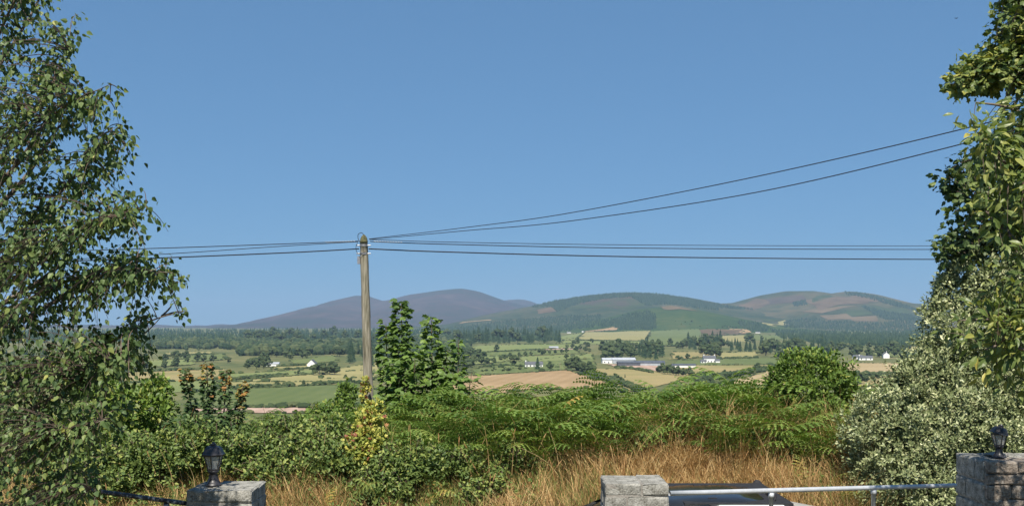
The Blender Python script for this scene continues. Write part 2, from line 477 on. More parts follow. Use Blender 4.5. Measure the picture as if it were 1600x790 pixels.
FIELDS = [
 ('dgreen', [(300, 611), (570, 599), (640, 634), (300, 637)]),
 ('pink', [(300, 638.5), (600, 636), (620, 644), (300, 646)]),
 ('straw', [(345, 597), (500, 584), (585, 577), (578, 597)]), ('straw', [(345, 597), (578, 597), (570, 599), (340, 607)]),
 ('straw', [(510, 580), (590, 566), (600, 590), (500, 592)]),
 ('lgreen', [(350, 585), (490, 577.5), (488, 584), (345, 594)]),
 ('straw', [(425, 574), (500, 567), (500, 573), (425, 578)]),
 ('green', [(452, 563), (522, 555.5), (528, 565), (455, 569)]),
 ('green', [(283, 556), (350, 553), (352, 562), (280, 566)]), ('straw', [(262, 551), (330, 549), (335, 553), (262, 556)]),
 ('lgreen', [(200, 565), (300, 561), (300, 570), (200, 575)]), ('tangreen', [(190, 582), (345, 577), (345, 592), (190, 600)]),
 ('lgreen', [(130, 600), (345, 593), (330, 611), (130, 618)]), ('straw', [(60, 575), (200, 568), (200, 580), (60, 590)]),
 ('tan', [(715, 589), (887, 578.5), (962, 603), (690, 618)]),
 ('tangreen', [(930, 576.5), (1003, 577), (1098, 590), (975, 613)]),
 ('green', [(735, 577), (885, 569), (886, 578), (745, 586.5)]),
 ('green', [(770, 568), (925, 554), (932, 572), (765, 577)]), ('lgreen', [(815, 557), (926, 552.5), (928, 561), (812, 566)]),
 ('lgreen', [(745, 540), (905, 536.5), (905, 545), (735, 550)]), ('green', [(740, 551), (905, 546), (905, 552), (745, 558)]),
 ('lgreen', [(738, 558), (815, 555), (790, 565), (735, 570)]),
 ('straw', [(913, 519), (1016, 517), (1009, 532), (904, 530.5)]), ('tan', [(915, 518), (967, 508.5), (968, 515), (916, 518.6)]),
 ('green', [(1016, 518), (1094, 514), (1092, 540), (1010, 538)]), ('lgreen', [(874, 525), (912, 519), (903, 530), (874, 532)]),
 ('lgreen', [(880, 532), (1008, 533), (1008, 539), (880, 537)]),
 ('straw', [(1125, 551), (1184, 549.5), (1183, 558), (1124, 559)]), ('dgreen', [(1060, 563), (1215, 559), (1218, 570), (1050, 571)]),
 ('tangreen', [(1050, 571.5), (1215, 570), (1180, 582), (1075, 586)]), ('tangreen', [(1050, 550), (1122, 550), (1122, 556), (1050, 562)]),
 ('stubble', [(1135, 600), (1205, 578), (1240, 579), (1240, 604)]),
 ('stubble', [(1290, 567), (1425, 568), (1425, 582), (1290, 584)]), ('tangreen', [(1350, 590), (1470, 585), (1470, 603), (1340, 604)]),
 ('brown', [(1096, 516), (1158, 514), (1166, 522), (1098, 524)]), ('straw', [(1110, 525), (1165, 523), (1175, 533), (1115, 535)]),
 ('green', [(1165, 523), (1215, 523), (1225, 530), (1172, 532)]), ('tan', [(1140, 514.5), (1165, 514), (1180, 520), (1164, 521)]),
 ('straw', [(1365, 541), (1445, 541), (1445, 548), (1365, 547)]), ('lgreen', [(1365, 551), (1445, 551), (1445, 558), (1365, 557)]),
 ('green', [(590, 545), (735, 540), (730, 565), (590, 570)]),
 # patches on the hills
 ('heath', [(900, 474), (985, 463), (1035, 468), (960, 483)]), ('hgreen', [(880, 482), (950, 468), (1030, 470), (985, 484)]),
 ('brown', [(838, 484), (866, 478), (866, 487), (838, 491)]), ('tan', [(718, 504), (770, 499.5), (771, 500.8), (718, 505.8)]),
 ('brown', [(1262, 470), (1325, 464), (1358, 474), (1275, 485)]), ('hilltan', [(1280, 492), (1325, 489), (1330, 499), (1290, 499)]),
 ('hilltan', [(1330, 497), (1368, 493), (1376, 502), (1335, 502)]), ('heath', [(1190, 468), (1250, 460), (1265, 472), (1180, 478)]),
 ('hgreen', [(1312, 488), (1350, 484), (1366, 492), (1322, 496)]), ('hgreen', [(1190, 500), (1258, 489), (1262, 491), (1200, 503)]),
 ('straw', [(1195, 505), (1225, 500), (1230, 506), (1205, 509)]), ('hgreen', [(1360, 477), (1415, 482), (1425, 490), (1370, 486)]),
 ('hilltan', [(1030, 479.5), (1058, 479), (1092, 486), (1045, 484)]), ('brown', [(1150, 476), (1185, 466), (1200, 474), (1165, 484)]), ('hilltan', [(1255, 487), (1300, 480), (1345, 478), (1280, 490)]), ('hgreen', [(1270, 462), (1300, 462), (1310, 466), (1268, 472)]),
 ('brown', [(1330, 462), (1352, 462), (1385, 472), (1340, 471)]), ('hgreen', [(1360, 517), (1395, 518), (1390, 525), (1355, 523)]),
]
for k, c in FIELDS:
    field(k, c)

# ------------------------------------------------------------------ far trees
M_ftree = mat_leaf('far_broadleaf', [(0.0, (0.0291, 0.0475, 0.0198)), (0.4, (0.0515, 0.0756, 0.0308)), (0.75, (0.0874, 0.1058, 0.044)), (1.0, (0.1288, 0.135, 0.0572))], rough=0.8, transl=0.1, spec=0.1)
M_fcon = mat_leaf('far_conifer', [(0.0, (0.0195, 0.0406, 0.0203)), (0.5, (0.0325, 0.0593, 0.0281)), (1.0, (0.0553, 0.0842, 0.039))], rough=0.8, transl=0.05, spec=0.1)
M_fwood = mat_leaf('far_wood', [(0.0, (0.0234, 0.0425, 0.02)), (0.5, (0.0442, 0.0675, 0.03)), (1.0, (0.0884, 0.1063, 0.045))], rough=0.8, transl=0.08, spec=0.1)
M_fbark = mat_plain('far_bark', (.06, .05, .04), 0.9)

def ico():
    t = (1 + 5 ** .5) / 2
    v = norm(np.array([(-1, t, 0), (1, t, 0), (-1, -t, 0), (1, -t, 0), (0, -1, t), (0, 1, t), (0, -1, -t), (0, 1, -t), (t, 0, -1), (t, 0, 1), (-t, 0, -1), (-t, 0, 1)], float))
    f = [(0, 11, 5), (0, 5, 1), (0, 1, 7), (0, 7, 10), (0, 10, 11), (1, 5, 9), (5, 11, 4), (11, 10, 2), (10, 7, 6), (7, 1, 8), (3, 9, 4), (3, 4, 2), (3, 2, 6), (3, 6, 8), (3, 8, 9), (4, 9, 5), (2, 4, 11), (6, 2, 10), (8, 6, 7), (9, 8, 1)]
    v = list(map(tuple, v)); F2 = []; mid = {}
    def md(a, b):
        k = (min(a, b), max(a, b))
        if k not in mid:
            m = norm((np.array(v[a]) + np.array(v[b])) / 2); v.append(tuple(m)); mid[k] = len(v) - 1
        return mid[k]
    for a, b, c in f:
        x, y, z = md(a, b), md(b, c), md(c, a)
        F2 += [(a, x, z), (b, y, x), (c, z, y), (x, y, z)]
    return np.array(v), F2
ICO_V, ICO_F = ico()
ICO12 = [(0, 11, 5), (0, 5, 1), (0, 1, 7), (0, 7, 10), (0, 10, 11), (1, 5, 9), (5, 11, 4), (11, 10, 2), (10, 7, 6), (7, 1, 8), (3, 9, 4), (3, 4, 2), (3, 2, 6), (3, 6, 8), (3, 8, 9), (4, 9, 5), (2, 4, 11), (6, 2, 10), (8, 6, 7), (9, 8, 1)]

def broadleaf_mesh(seed, squat=1.0, lumps=11):
    g = np.random.default_rng(seed)
    mb = MB()
    mb.tube([(0, 0, -.03), (.01, 0, .2), (.0, .01, .45)], [.028, .022, .012], 5, .5, 1)
    cs = []
    for i in range(lumps):
        a = g.uniform(0, 6.28); q = g.uniform(0, 1)
        z = .24 + .58 * q
        rr = (.30 * math.sin(math.pi * min(1, .22 + .72 * q))) * squat * g.uniform(.5, 1)
        c = np.array([math.cos(a) * rr, math.sin(a) * rr, z]); s = g.uniform(.10, .17) * (squat ** .5)
        cs.append((c, s))
        v = ICO_V * (1 + g.uniform(-.22, .22, (len(ICO_V), 1))) * s * np.array([1.1, 1.1, .85]) + c
        mb.add(v, ICO_F, g.uniform(.2, .6))
    n = 190
    k = g.integers(0, lumps, n)
    d = norm(g.normal(size=(n, 3)))
    pos = np.array([cs[j][0] for j in k]) + d * np.array([cs[j][1] for j in k])[:, None] * g.uniform(.9, 1.2, (n, 1)) * np.array([1.1, 1.1, .85])
    X = norm(np.cross(d, g.normal(size=(n, 3)))); Y = norm(np.cross(d, X) + .5 * d)
    mb.inst([(-.5, -.5, 0), (.5, -.4, 0), (.4, .5, 0), (-.5, .4, 0)], [(0, 1, 2, 3)], pos, X, Y, d, g.uniform(.035, .075, n), g.uniform(.1, 1, n))
    return mb.mesh('broadleaf_tree', [M_ftree, M_fbark])

def conifer_mesh(seed, slim=1.0):
    g = np.random.default_rng(seed)
    mb = MB()
    mb.tube([(0, 0, -.03), (0, 0, .5), (0, 0, .97)], [.02, .014, .004], 4, .5, 1)
    tiers = 9
    for i in range(tiers):
        q = i / (tiers - 1)
        z = .10 + .80 * q
        rr = (.21 * (1 - q) ** .8 + .02) * slim
        n = 9
        top = z + .16 * (1 - .35 * q)
        V = [(0, 0, min(top, 1.0))]
        for j in range(n * 2):
            a = j * math.pi / n + g.uniform(-.15, .15)
            r2 = rr * (g.uniform(.8, 1.15) if j % 2 == 0 else g.uniform(.45, .65))
            V.append((math.cos(a) * r2, math.sin(a) * r2, z - (.03 if j % 2 == 0 else 0) + g.uniform(-.015, .015)))
        mb.add(V, [(0, 1 + j, 1 + (j + 1) % (2 * n)) for j in range(2 * n)], g.uniform(.1, .9))
    return mb.mesh('conifer_tree', [M_fcon, M_fbark])

BL = [broadleaf_mesh(100 + i, sq) for i, sq in enumerate((1.0, 1.25, 0.85, 1.1, 1.4))]
SB = [broadleaf_mesh(140 + i, sq, 9) for i, sq in enumerate((1.9, 2.2))]
CN = [conifer_mesh(200 + i, sl) for i, sl in enumerate((1.0, .8, 1.15, .9))]

def far_tree(kind, p, h, label, group):
    me = R.choice({'b': BL, 'c': CN, 's': SB}[kind])
    nm, cat = {'b': ('broadleaf_tree', 'tree'), 'c': ('conifer_tree', 'tree'), 's': ('field_bush', 'bush')}[kind]
    o = bpy.data.objects.new(nm, me)
    C.objects.link(o)
    o.location = (p[0], p[1], p[2] - .3)
    o.rotation_euler = (0, 0, R.uniform(0, 6.28))
    w = h * R.uniform(.85, 1.2)
    o.scale = (w, w, h)
    return tag(o, label, cat, group)

ORD = ['first', 'second', 'third', 'fourth', 'fifth', 'sixth', 'seventh', 'eighth', 'ninth', 'tenth', 'eleventh', 'twelfth', 'thirteenth', 'fourteenth', 'fifteenth', 'sixteenth']
def trees_at(kind, rows, label, group):
    """rows: (px, py of the foot, height in picture pixels)"""
    rows = sorted(rows)
    w = hit([r[0] for r in rows], [r[1] for r in rows])
    for i, (r, p) in enumerate(zip(rows, w)):
        far_tree(kind, p, max(2.0, r[2] / F * p[1]), label if len(rows) == 1 else '%s, %s from left' % (label, ORD[i]), group)

def wood(kind, poly, n, hpx, label, group, mix=None, seed=1):
    g = np.random.default_rng(seed)
    q = rand_in_poly(poly, n, g)
    w = hit(q[:, 0], q[:, 1])
    for i, p in enumerate(w):
        k = kind if mix is None or g.random() > mix[1] else mix[0]
        far_tree(k, p, g.uniform(*hpx) / F * p[1], label, group)

# single trees and little rows one can pick out
trees_at('b', [(776, 550, 15)], 'lone round tree standing in the light green pasture left of centre', None)
trees_at('b', [(803, 571, 22)], 'tall dark tree in the hedge left of the white bungalow', None)
trees_at('c', [(840, 577, 22)], 'pointed dark conifer in front of the white bungalow', None)
trees_at('b', [(858, 577, 15)], 'small round tree just right of the white bungalow', None)
trees_at('b', [(814, 578, 13)], 'small tree on the edge of the parched field left of the white bungalow', None)
trees_at('c', [(976.5, 590, 8)], 'tiny lone dark conifer in the middle of the parched field', None)
trees_at('b', [(1075, 560, 10)], 'small upright tree in the strip field left of the white farmhouse', None)
trees_at('s', [(1059, 562, 8)], 'round bush in the strip field left of the white farmhouse', None)
trees_at('b', [(1182, 580, 16)], 'spreading tree at the top end of the diagonal hedge', None)
trees_at('s', [(466, 586, 9)], 'dark round bush below the white gabled house', None)
trees_at('b', [(499, 586, 24)], 'broad tree right of the white gabled house', None)
trees_at('b', [(432, 604, 12)], 'small tree standing up from the hedge above the deep green field', None)
trees_at('b', [(540, 590, 7)], 'small tree on the straw field slope left of the utility pole', None)
trees_at('s', [(547, 599, 11)], 'round bush at the end of the hedge left of the utility pole', None)
trees_at('b', [(474, 601, 9)], 'small bare stemmed tree in the gap between two hedges', None)
trees_at('s', [(480, 603, 6)], 'low dark bush in the gap between two hedges', None)
trees_at('b', [(515, 585, 24), (523, 586, 21), (508, 584, 20)], 'green tree in the clump beside the white gabled house', 'trees beside the gabled house')
trees_at('b', [(900, 579, 26), (893, 578, 24), (913, 582, 20), (920, 583, 21), (925, 584, 18), (908, 581, 22), (888, 577, 18)], 'rounded dark tree in the clump at the corner of the parched field', 'trees at the corner of the parched field')
trees_at('b', [(960, 594, 14), (966, 597, 14), (972, 600, 14), (953, 593, 9), (945, 588, 9), (980, 603, 11)], 'bushy tree in the hedge between the two parched fields', 'hedge trees between the parched fields')
trees_at('b', [(1036, 583, 18), (1043, 585, 19), (1052, 586, 16), (1060, 587, 17), (1068, 588, 15), (1076, 587, 16), (1030, 582, 13), (1082, 589, 14)], 'rounded tree in the belt below the low grey shed', 'tree belt below the low shed')
trees_at('b', [(1094, 592, 15), (1102, 590, 13), (1112, 590, 14), (1122, 590, 12), (1131, 588, 13), (1140, 587, 10), (1150, 585, 9), (1160, 583, 10), (1170, 582, 9), (1195, 580, 11), (1203, 579, 9), (1212, 578, 10), (1090, 596, 13), (1100, 598, 12), (1110, 597, 10)], 'bushy tree along the diagonal hedge above the mown field', 'trees along the diagonal hedge')
trees_at('b', [(1336, 598, 20), (1345, 600, 22), (1355, 597, 14), (1368, 596, 16), (1378, 595, 18), (1388, 594, 14), (1398, 594, 12), (1410, 592, 11)], 'dark tree in the row below the straw coloured field on the right', 'row of trees below the right straw field')
trees_at('b', [(752, 569, 17), (762, 568, 12), (771, 567, 11), (782, 563, 11), (790, 562, 10), (797, 560, 12), (811, 557, 9), (820, 556, 9), (830, 555, 8)], 'hedge tree in the row climbing left of the white bungalow', 'row of hedge trees left of the bungalow')
trees_at('b', [(845, 554, 11), (851, 553, 9), (858, 552, 7), (868, 552, 8), (878, 552, 9), (900, 549, 10)], 'small tree in the row behind the white bungalow', 'row of small trees behind the bungalow')
trees_at('s', [(753, 581, 5), (760, 580, 5), (772, 580, 7), (788, 580, 7), (795, 580, 7)], 'low bush along the top edge of the parched field', 'bushes above the parched field')
trees_at('b', [(729, 582, 26), (722, 578, 24), (735, 574, 22), (716, 572, 20), (745, 566, 18), (727, 562, 18), (740, 560, 16), (755, 560, 14), (733, 556, 15), (748, 556, 14)], 'grey green tree in the copse right of the young sycamore', 'copse right of the young sycamore')
trees_at('b', [(914, 549, 10), (921, 550, 9), (886, 560, 9)], 'small tree in the pasture left of the farm', 'pasture trees left of the farm')
trees_at('s', [(1005, 535, 5), (1011, 531, 6), (1013, 527, 5), (1003, 537, 5), (990, 538, 4), (960, 538, 5), (948, 537, 5)], 'bush on the hedge below the sloping straw field', 'bushes below the sloping straw field')
# woods whose trees can be told apart
wood('b', [(930, 550), (990, 546), (992, 561), (935, 566)], 26, (15, 24), 'dark leafy tree in the wood behind the farm sheds', 'wood behind the farm sheds', seed=2)
wood('c', [(1000, 550), (1038, 550), (1040, 562), (995, 563)], 16, (18, 28), 'dark conifer in the clump behind the long dark barn', 'conifers behind the dark barn', ('b', .35), 3)
wood('b', [(935, 541), (1075, 538), (1075, 548), (935, 549)], 24, (9, 15), 'tree in the loose belt above the farm', 'belt of trees above the farm', ('c', .3), 4)
wood('c', [(1072, 534), (1133, 532), (1133, 548), (1075, 548)], 34, (14, 22), 'dark blue green conifer in the dense wood behind the white farmhouse', 'dense wood behind the white farmhouse', ('b', .25), 5)
wood('b', [(1094, 555), (1125, 549), (1124, 560), (1100, 559)], 9, (16, 24), 'dark tree directly behind the white farmhouse', 'trees directly behind the farmhouse', None, 6)
wood('c', [(1142, 546), (1190, 545), (1190, 550), (1142, 550)], 14, (14, 22), 'pointed conifer in the row above the yellow strip field', 'conifer row above the yellow field', None, 7)
wood('c', [(1186, 548), (1300, 545), (1300, 562), (1188, 562)], 46, (17, 28), 'tall conifer in the wood behind the round hawthorn', 'conifer wood behind the hawthorn', ('b', .4), 8)
wood('b', [(1290, 545), (1430, 545), (1430, 562), (1300, 557)], 34, (12, 20), 'leafy tree in the wood around the white houses on the right', 'wood around the right houses', ('c', .3), 9)
wood('c', [(718, 529), (876, 527), (874, 536), (722, 538)], 70, (15, 24), 'dark conifer in the plantation above the light green pasture', 'conifers of the middle plantation', ('b', .08), 10)
wood('c', [(385, 527), (480, 525), (580, 526), (580, 534), (385, 536)], 42, (12, 20), 'pointed conifer standing in the wooded band left of the pole', 'pointed conifers left of the pole', ('b', .5), 12)
wood('b', [(370, 543), (585, 540), (585, 556), (450, 562), (370, 560)], 50, (13, 19), 'rounded tree in the broad wood left of the pole', 'broad wood left of the pole', ('c', .15), 13)
wood('b', [(380, 562), (420, 560), (425, 575), (380, 578)], 14, (12, 18), 'tree in the clump left of the long white shed', 'clump left of the white shed', None, 14)
wood('b', [(215, 556), (380, 562), (380, 574), (215, 582)], 20, (10, 16), 'tree in the loose wood behind the orange tipped maples', 'loose wood behind the orange tipped maples', None, 15)
wood('c', [(550, 545), (582, 545), (582, 573), (545, 568)], 14, (20, 32), 'tall dark conifer just left of the utility pole', 'conifers just left of the pole', ('b', .3), 16)
wood('b', [(585, 530), (740, 528), (740, 560), (585, 565)], 16, (12, 20), 'tree in the woods showing behind the young sycamore', 'woods behind the young sycamore', ('c', .3), 17)
wood('b', [(60, 545), (215, 540), (215, 575), (60, 580)], 10, (10, 16), 'tree in the wood glimpsed through the birch', 'wood glimpsed through the birch', ('c', .3), 18)

wood('b', [(880, 536), (935, 536), (935, 552), (885, 552)], 10, (7, 12), 'small tree in the loose group left of the belt above the farm', 'loose trees left of the farm belt', None, 20)
wood('b', [(1130, 533), (1190, 531), (1230, 536), (1190, 546), (1130, 544)], 22, (9, 15), 'tree in the loose wood under the tiny house below the right hill', 'loose wood below the right hill', ('c', .35), 22)
# woods that read as one mass
def forest_mass(name, polys, n, hm, label, mat, kind='c', seed=0, cat='wood'):
    g = np.random.default_rng(seed)
    mb = MB()
    ar = [abs(sum(p[i][0] * p[(i + 1) % len(p)][1] - p[(i + 1) % len(p)][0] * p[i][1] for i in range(len(p)))) for p in polys]
    for p, a in zip(polys, ar):
        m = max(8, int(n * a / sum(ar)))
        q = rand_in_poly(p, m, g)
        w = hit(q[:, 0], q[:, 1])
        h = g.uniform(*hm, m)
        k = 6
        ang = np.arange(k) * 2 * np.pi / k
        if kind == 'c':
            tv = np.concatenate([[(0, 0, 1)], np.stack([.24 * np.cos(ang), .24 * np.sin(ang), np.full(k, .38)], 1), np.stack([.30 * np.cos(ang + .4), .30 * np.sin(ang + .4), np.full(k, .02)], 1), [(0, 0, .62)]])
            tf = [(0, 1 + j, 1 + (j + 1) % k) for j in range(k)] + [(13, 7 + j, 7 + (j + 1) % k) for j in range(k)]
        else:
            tv = np.concatenate([[(0, 0, 1)], np.stack([.34 * np.cos(ang), .34 * np.sin(ang), .82 + .08 * np.sin(ang * 3)], 1), np.stack([.5 * np.cos(ang + .3), .5 * np.sin(ang + .3), .48 + .08 * np.cos(ang * 2)], 1), np.stack([.36 * np.cos(ang), .36 * np.sin(ang), np.full(k, .05)], 1)])
            tf = [(0, 1 + j, 1 + (j + 1) % k) for j in range(k)]
            for b in (1, 7):
                tf += [(b + j, b + (j + 1) % k, b + k + (j + 1) % k, b + k + j) for j in range(k)]
        a = g.uniform(0, 6.28, m)
        X = np.stack([np.cos(a), np.sin(a), 0 * a], 1) * g.uniform(.8, 1.25, (m, 1)); Y = np.stack([-np.sin(a), np.cos(a), 0 * a], 1) * g.uniform(.8, 1.25, (m, 1))
        Z = np.tile([0, 0, 1.0], (m, 1))
        mb.inst(tv, tf, w - np.array([0, 0, .5]), X, Y, Z, h, g.uniform(0, 1, m))
    o = mb.build(name, mat)
    return tag(o, label, cat, kind='stuff')

forest_mass('hilltop_forest', [[(828, 480), (870, 470), (910, 464), (950, 459.5), (990, 458), (1030, 460), (1070, 466), (1110, 474), (1180, 484), (1130, 482), (1080, 478), (1030, 470), (985, 464.5), (940, 468), (900, 476), (870, 487), (862, 480)], [(985, 464), (1035, 463), (1075, 467), (1110, 475), (1125, 485), (1095, 482), (1060, 477), (1040, 475.5), (1010, 478)]], 4200, (10, 15), 'dark conifer forest running along the crest of the middle hill', M_fcon, seed=31)
forest_mass('hillside_forest', [[(735, 508), (800, 500), (870, 494), (940, 492), (935, 510), (880, 517), (720, 522)], [(940, 500), (1000, 494), (1025, 505), (1020, 515), (968, 515), (965, 508), (938, 512)], [(690, 515), (735, 508), (720, 522), (690, 528)], [(975, 492), (1012, 486), (1024, 492), (1026, 513), (968, 515), (945, 508)], [(715, 518), (876, 515), (874, 532), (720, 535)]], 4600, (8, 13), 'blue green plantation covering the foot of the middle hill', M_fcon, seed=32)
forest_mass('hillside_forest', [[(1225, 502), (1270, 496), (1285, 501), (1380, 505), (1440, 495), (1470, 505), (1470, 528), (1390, 525), (1300, 515), (1225, 512)], [(1205, 516), (1300, 518), (1460, 530), (1460, 540), (1300, 540), (1220, 528)], [(1150, 502), (1190, 505), (1205, 514), (1190, 520), (1160, 514)]], 3800, (8, 13), 'blue green plantation along the foot of the right hill', M_fcon, seed=33)
forest_mass('hilltop_forest', [[(1320, 457), (1350, 459), (1400, 472), (1440, 487), (1425, 484), (1390, 476), (1350, 465), (1325, 461)], [(1345, 478), (1375, 486), (1425, 494), (1440, 500), (1385, 500), (1368, 492)], [(1238, 474), (1258, 470), (1262, 476), (1240, 479)]], 1100, (10, 17), 'strip of conifers over the right shoulder of the right hill', M_fcon, seed=34)
forest_mass('far_woodland', [[(-330, 518), (590, 515), (700, 516), (700, 527), (590, 528), (400, 533), (-330, 538)], [(1465, 520), (1900, 516), (1900, 536), (1465, 534)]], 5400, (9, 16), 'long dark band of woodland across the plain below the purple mountain', M_fcon, seed=35)
forest_mass('far_woodland', [[(215, 534), (400, 534), (480, 536), (590, 534), (590, 541), (400, 546), (215, 545)], [(590, 528), (735, 526), (735, 534), (590, 536)], [(590, 540), (735, 538), (735, 556), (590, 560)], [(375, 545), (585, 543), (585, 553), (375, 556)]], 1500, (7, 14), 'mixed woodland and scrub in the plain left of the pole', M_fwood, 'b', seed=36)
forest_mass('far_scrub', [[(200, 542), (330, 544), (330, 548), (200, 549)], [(-300, 545), (200, 542), (200, 600), (-300, 610)], [(1470, 545), (1900, 545), (1900, 600), (1470, 600)], [(1280, 532), (1460, 536), (1460, 546), (1280, 546)], [(1080, 509), (1160, 509), (1160, 513), (1090, 514)], [(1010, 500), (1180, 505), (1150, 510), (1030, 508)]], 620, (3, 8), 'scattered scrub on the lower slopes and rough land', M_ftree, 'b', seed=37)

def margin_scrub():
    g = np.random.default_rng(38)
    mb = MB()
    pts = []
    for k, c in FIELDS[:40]:
        for i in range(4):
            a, b = c[i], c[(i + 1) % 4]
            n = int(math.hypot(b[0] - a[0], (b[1] - a[1]) * 3) / 5.0)
            t = g.uniform(0, 1, n)
            gate = g.uniform(0, 1)
            t = t[np.abs(t - gate) > .06]
            pts.append(np.stack([a[0] + (b[0] - a[0]) * t, a[1] + (b[1] - a[1]) * t + g.normal(size=len(t)) * .25], 1))
    q = np.concatenate(pts)
    w = hit(q[:, 0], q[:, 1])
    for p in w:
        r = g.uniform(.55, 1.35) * (1.9 if g.random() < .12 else 1) * (1 if p[1] < 3000 else 1.6)
        v = ICO_V[:12] * (1 + g.uniform(-.3, .3, (12, 1))) * r * np.array([1.5, 1.1, .9])
        mb.add(v + p + [0, 0, r * .5], ICO12, g.uniform(.05, .9))
    tag(mb.build('field_margin_scrub', M_ftree), 'thin scrub and low bushes along the far field margins', 'scrub', kind='stuff')
margin_scrub()

# ------------------------------------------------------------------ hedgerows
def hedge(pts, hm, label, seed, gap=0.0):
    g = np.random.default_rng(seed)
    w = hit([p[0] for p in pts], [p[1] for p in pts])[:, :2]
    L = np.concatenate([[0], np.cumsum(np.linalg.norm(np.diff(w, axis=0), axis=1))])
    n = int(min(170, max(10, L[-1] / (hm * 0.8))))
    s = np.linspace(0, L[-1], n) + g.uniform(-hm * .3, hm * .3, n)
    x = np.interp(s, L, w[:, 0]) + g.uniform(-.6, .6, n); y = np.interp(s, L, w[:, 1]) + g.uniform(-.6, .6, n)
    z = ground_z(x, y)
    base = np.array([x[0], y[0], z[0]])
    mb = MB()
    for i in range(n):
        if g.random() < gap: continue
        r = hm * g.uniform(.42, .75)
        v = ICO_V * (1 + g.uniform(-.25, .25, (len(ICO_V), 1))) * r * np.array([1.25, 1.1, .95])
        mb.add(v + np.array([x[i], y[i], z[i] + r * .62]) - base, ICO_F, g.uniform(.05, .8))
    o = mb.build('hedgerow', M_ftree, loc=base)
    return tag(o, label, 'hedge', 'hedgerows between the fields')

hedge([(345, 595), (400, 590), (447, 586)], 2.6, 'low hedge between the light green and straw fields left of the pole', 1)
hedge([(350, 608), (400, 606), (457, 603)], 3.0, 'hedge with a small tree along the top of the deep green field', 2)
hedge([(492, 602), (520, 600), (545, 598)], 2.8, 'dark hedge at the right end of the deep green field', 3)
hedge([(340, 637), (420, 636.5), (500, 634), (570, 632)], 2.4, 'broken line of bushes along the bottom of the deep green field', 4, .45)
hedge([(425, 578), (470, 576), (505, 574)], 2.0, 'hedge under the lawn of the white gabled house', 5, .2)
hedge([(445, 573), (475, 571.5)], 3.2, 'short thick hedge left of the white gabled house', 6)
hedge([(960, 595), (978, 603), (1000, 612)], 4.0, 'thick hedge running down between the two parched fields', 7)
hedge([(905, 578), (930, 587), (962, 600)], 3.4, 'hedge along the right edge of the large parched field', 8)
hedge([(1085, 596), (1120, 592), (1165, 584), (1215, 577)], 4.2, 'long diagonal hedge above the mown stubble field', 9)
hedge([(1090, 600), (1110, 603), (1140, 600)], 3.6, 'hedge at the left end of the mown stubble field', 10)
hedge([(1132, 559.5), (1160, 559), (1184, 559)], 2.2, 'low dark hedge under the yellow strip field', 11)
hedge([(905, 531.5), (950, 532.5), (1008, 533)], 2.8, 'hedge along the bottom of the sloping straw field', 12, .1)
hedge([(1009, 533), (1013, 525), (1016, 518)], 3.2, 'hedge up the right side of the sloping straw field', 13, .15)
hedge([(900, 530), (907, 524), (914, 519)], 3.0, 'hedge up the left side of the sloping straw field', 14, .15)
hedge([(740, 552), (800, 548), (870, 545), (905, 545)], 2.2, 'wavy hedge across the pasture behind the bungalow', 15, .2)
hedge([(740, 574), (770, 572), (805, 571)], 2.4, 'hedge between two small green fields left of the bungalow', 16, .2)
hedge([(820, 538), (860, 538), (905, 537)], 2.4, 'hedge along the foot of the middle plantation', 17, .3)
hedge([(1020, 583), (990, 577), (960, 574)], 2.6, 'hedge below the farm yard', 18, .25)
hedge([(1015, 541), (1050, 541), (1090, 540)], 2.4, 'hedge below the green slope right of the straw field', 19, .2)
hedge([(1114, 519), (1130, 520.5), (1140, 523)], 3.0, 'dark hedge across the brown field under the green hill', 20, .1)
hedge([(1300, 584), (1350, 586), (1420, 584)], 3.6, 'hedge along the bottom of the straw field on the right', 21)
hedge([(190, 581), (260, 579), (345, 577)], 2.6, 'hedge across the pale fields behind the birch', 22, .15)
hedge([(150, 600), (250, 597), (345, 594)], 2.8, 'hedge below the pale field behind the orange tipped maples', 23, .15)
hedge([(262, 556.5), (330, 554)], 3.0, 'hedge under the small straw strip far left', 24, .2)
hedge([(1366, 548), (1440, 549)], 3.0, 'hedge line between pale strips on the far right', 25, .2)

# ------------------------------------------------------------------ far buildings
M_wall = mat_noise('white_render', [(.3, (.72, .72, .69)), (.7, (.82, .81, .78))], scale=.6, rough=.9)
M_slate = mat_noise('slate_roof', [(.3, (.07, .075, .085)), (.7, (.12, .125, .135))], scale=1.2, rough=.7)
M_tin = mat_noise('grey_tin_roof', [(.3, (.28, .30, .33)), (.7, (.42, .44, .47))], scale=.4, rough=.55)
M_dtin = mat_noise('dark_cladding', [(.3, (.05, .06, .075)), (.7, (.10, .11, .13))], scale=.4, rough=.6)
M_pane = mat_plain('dark_pane', (.03, .035, .04), .15)

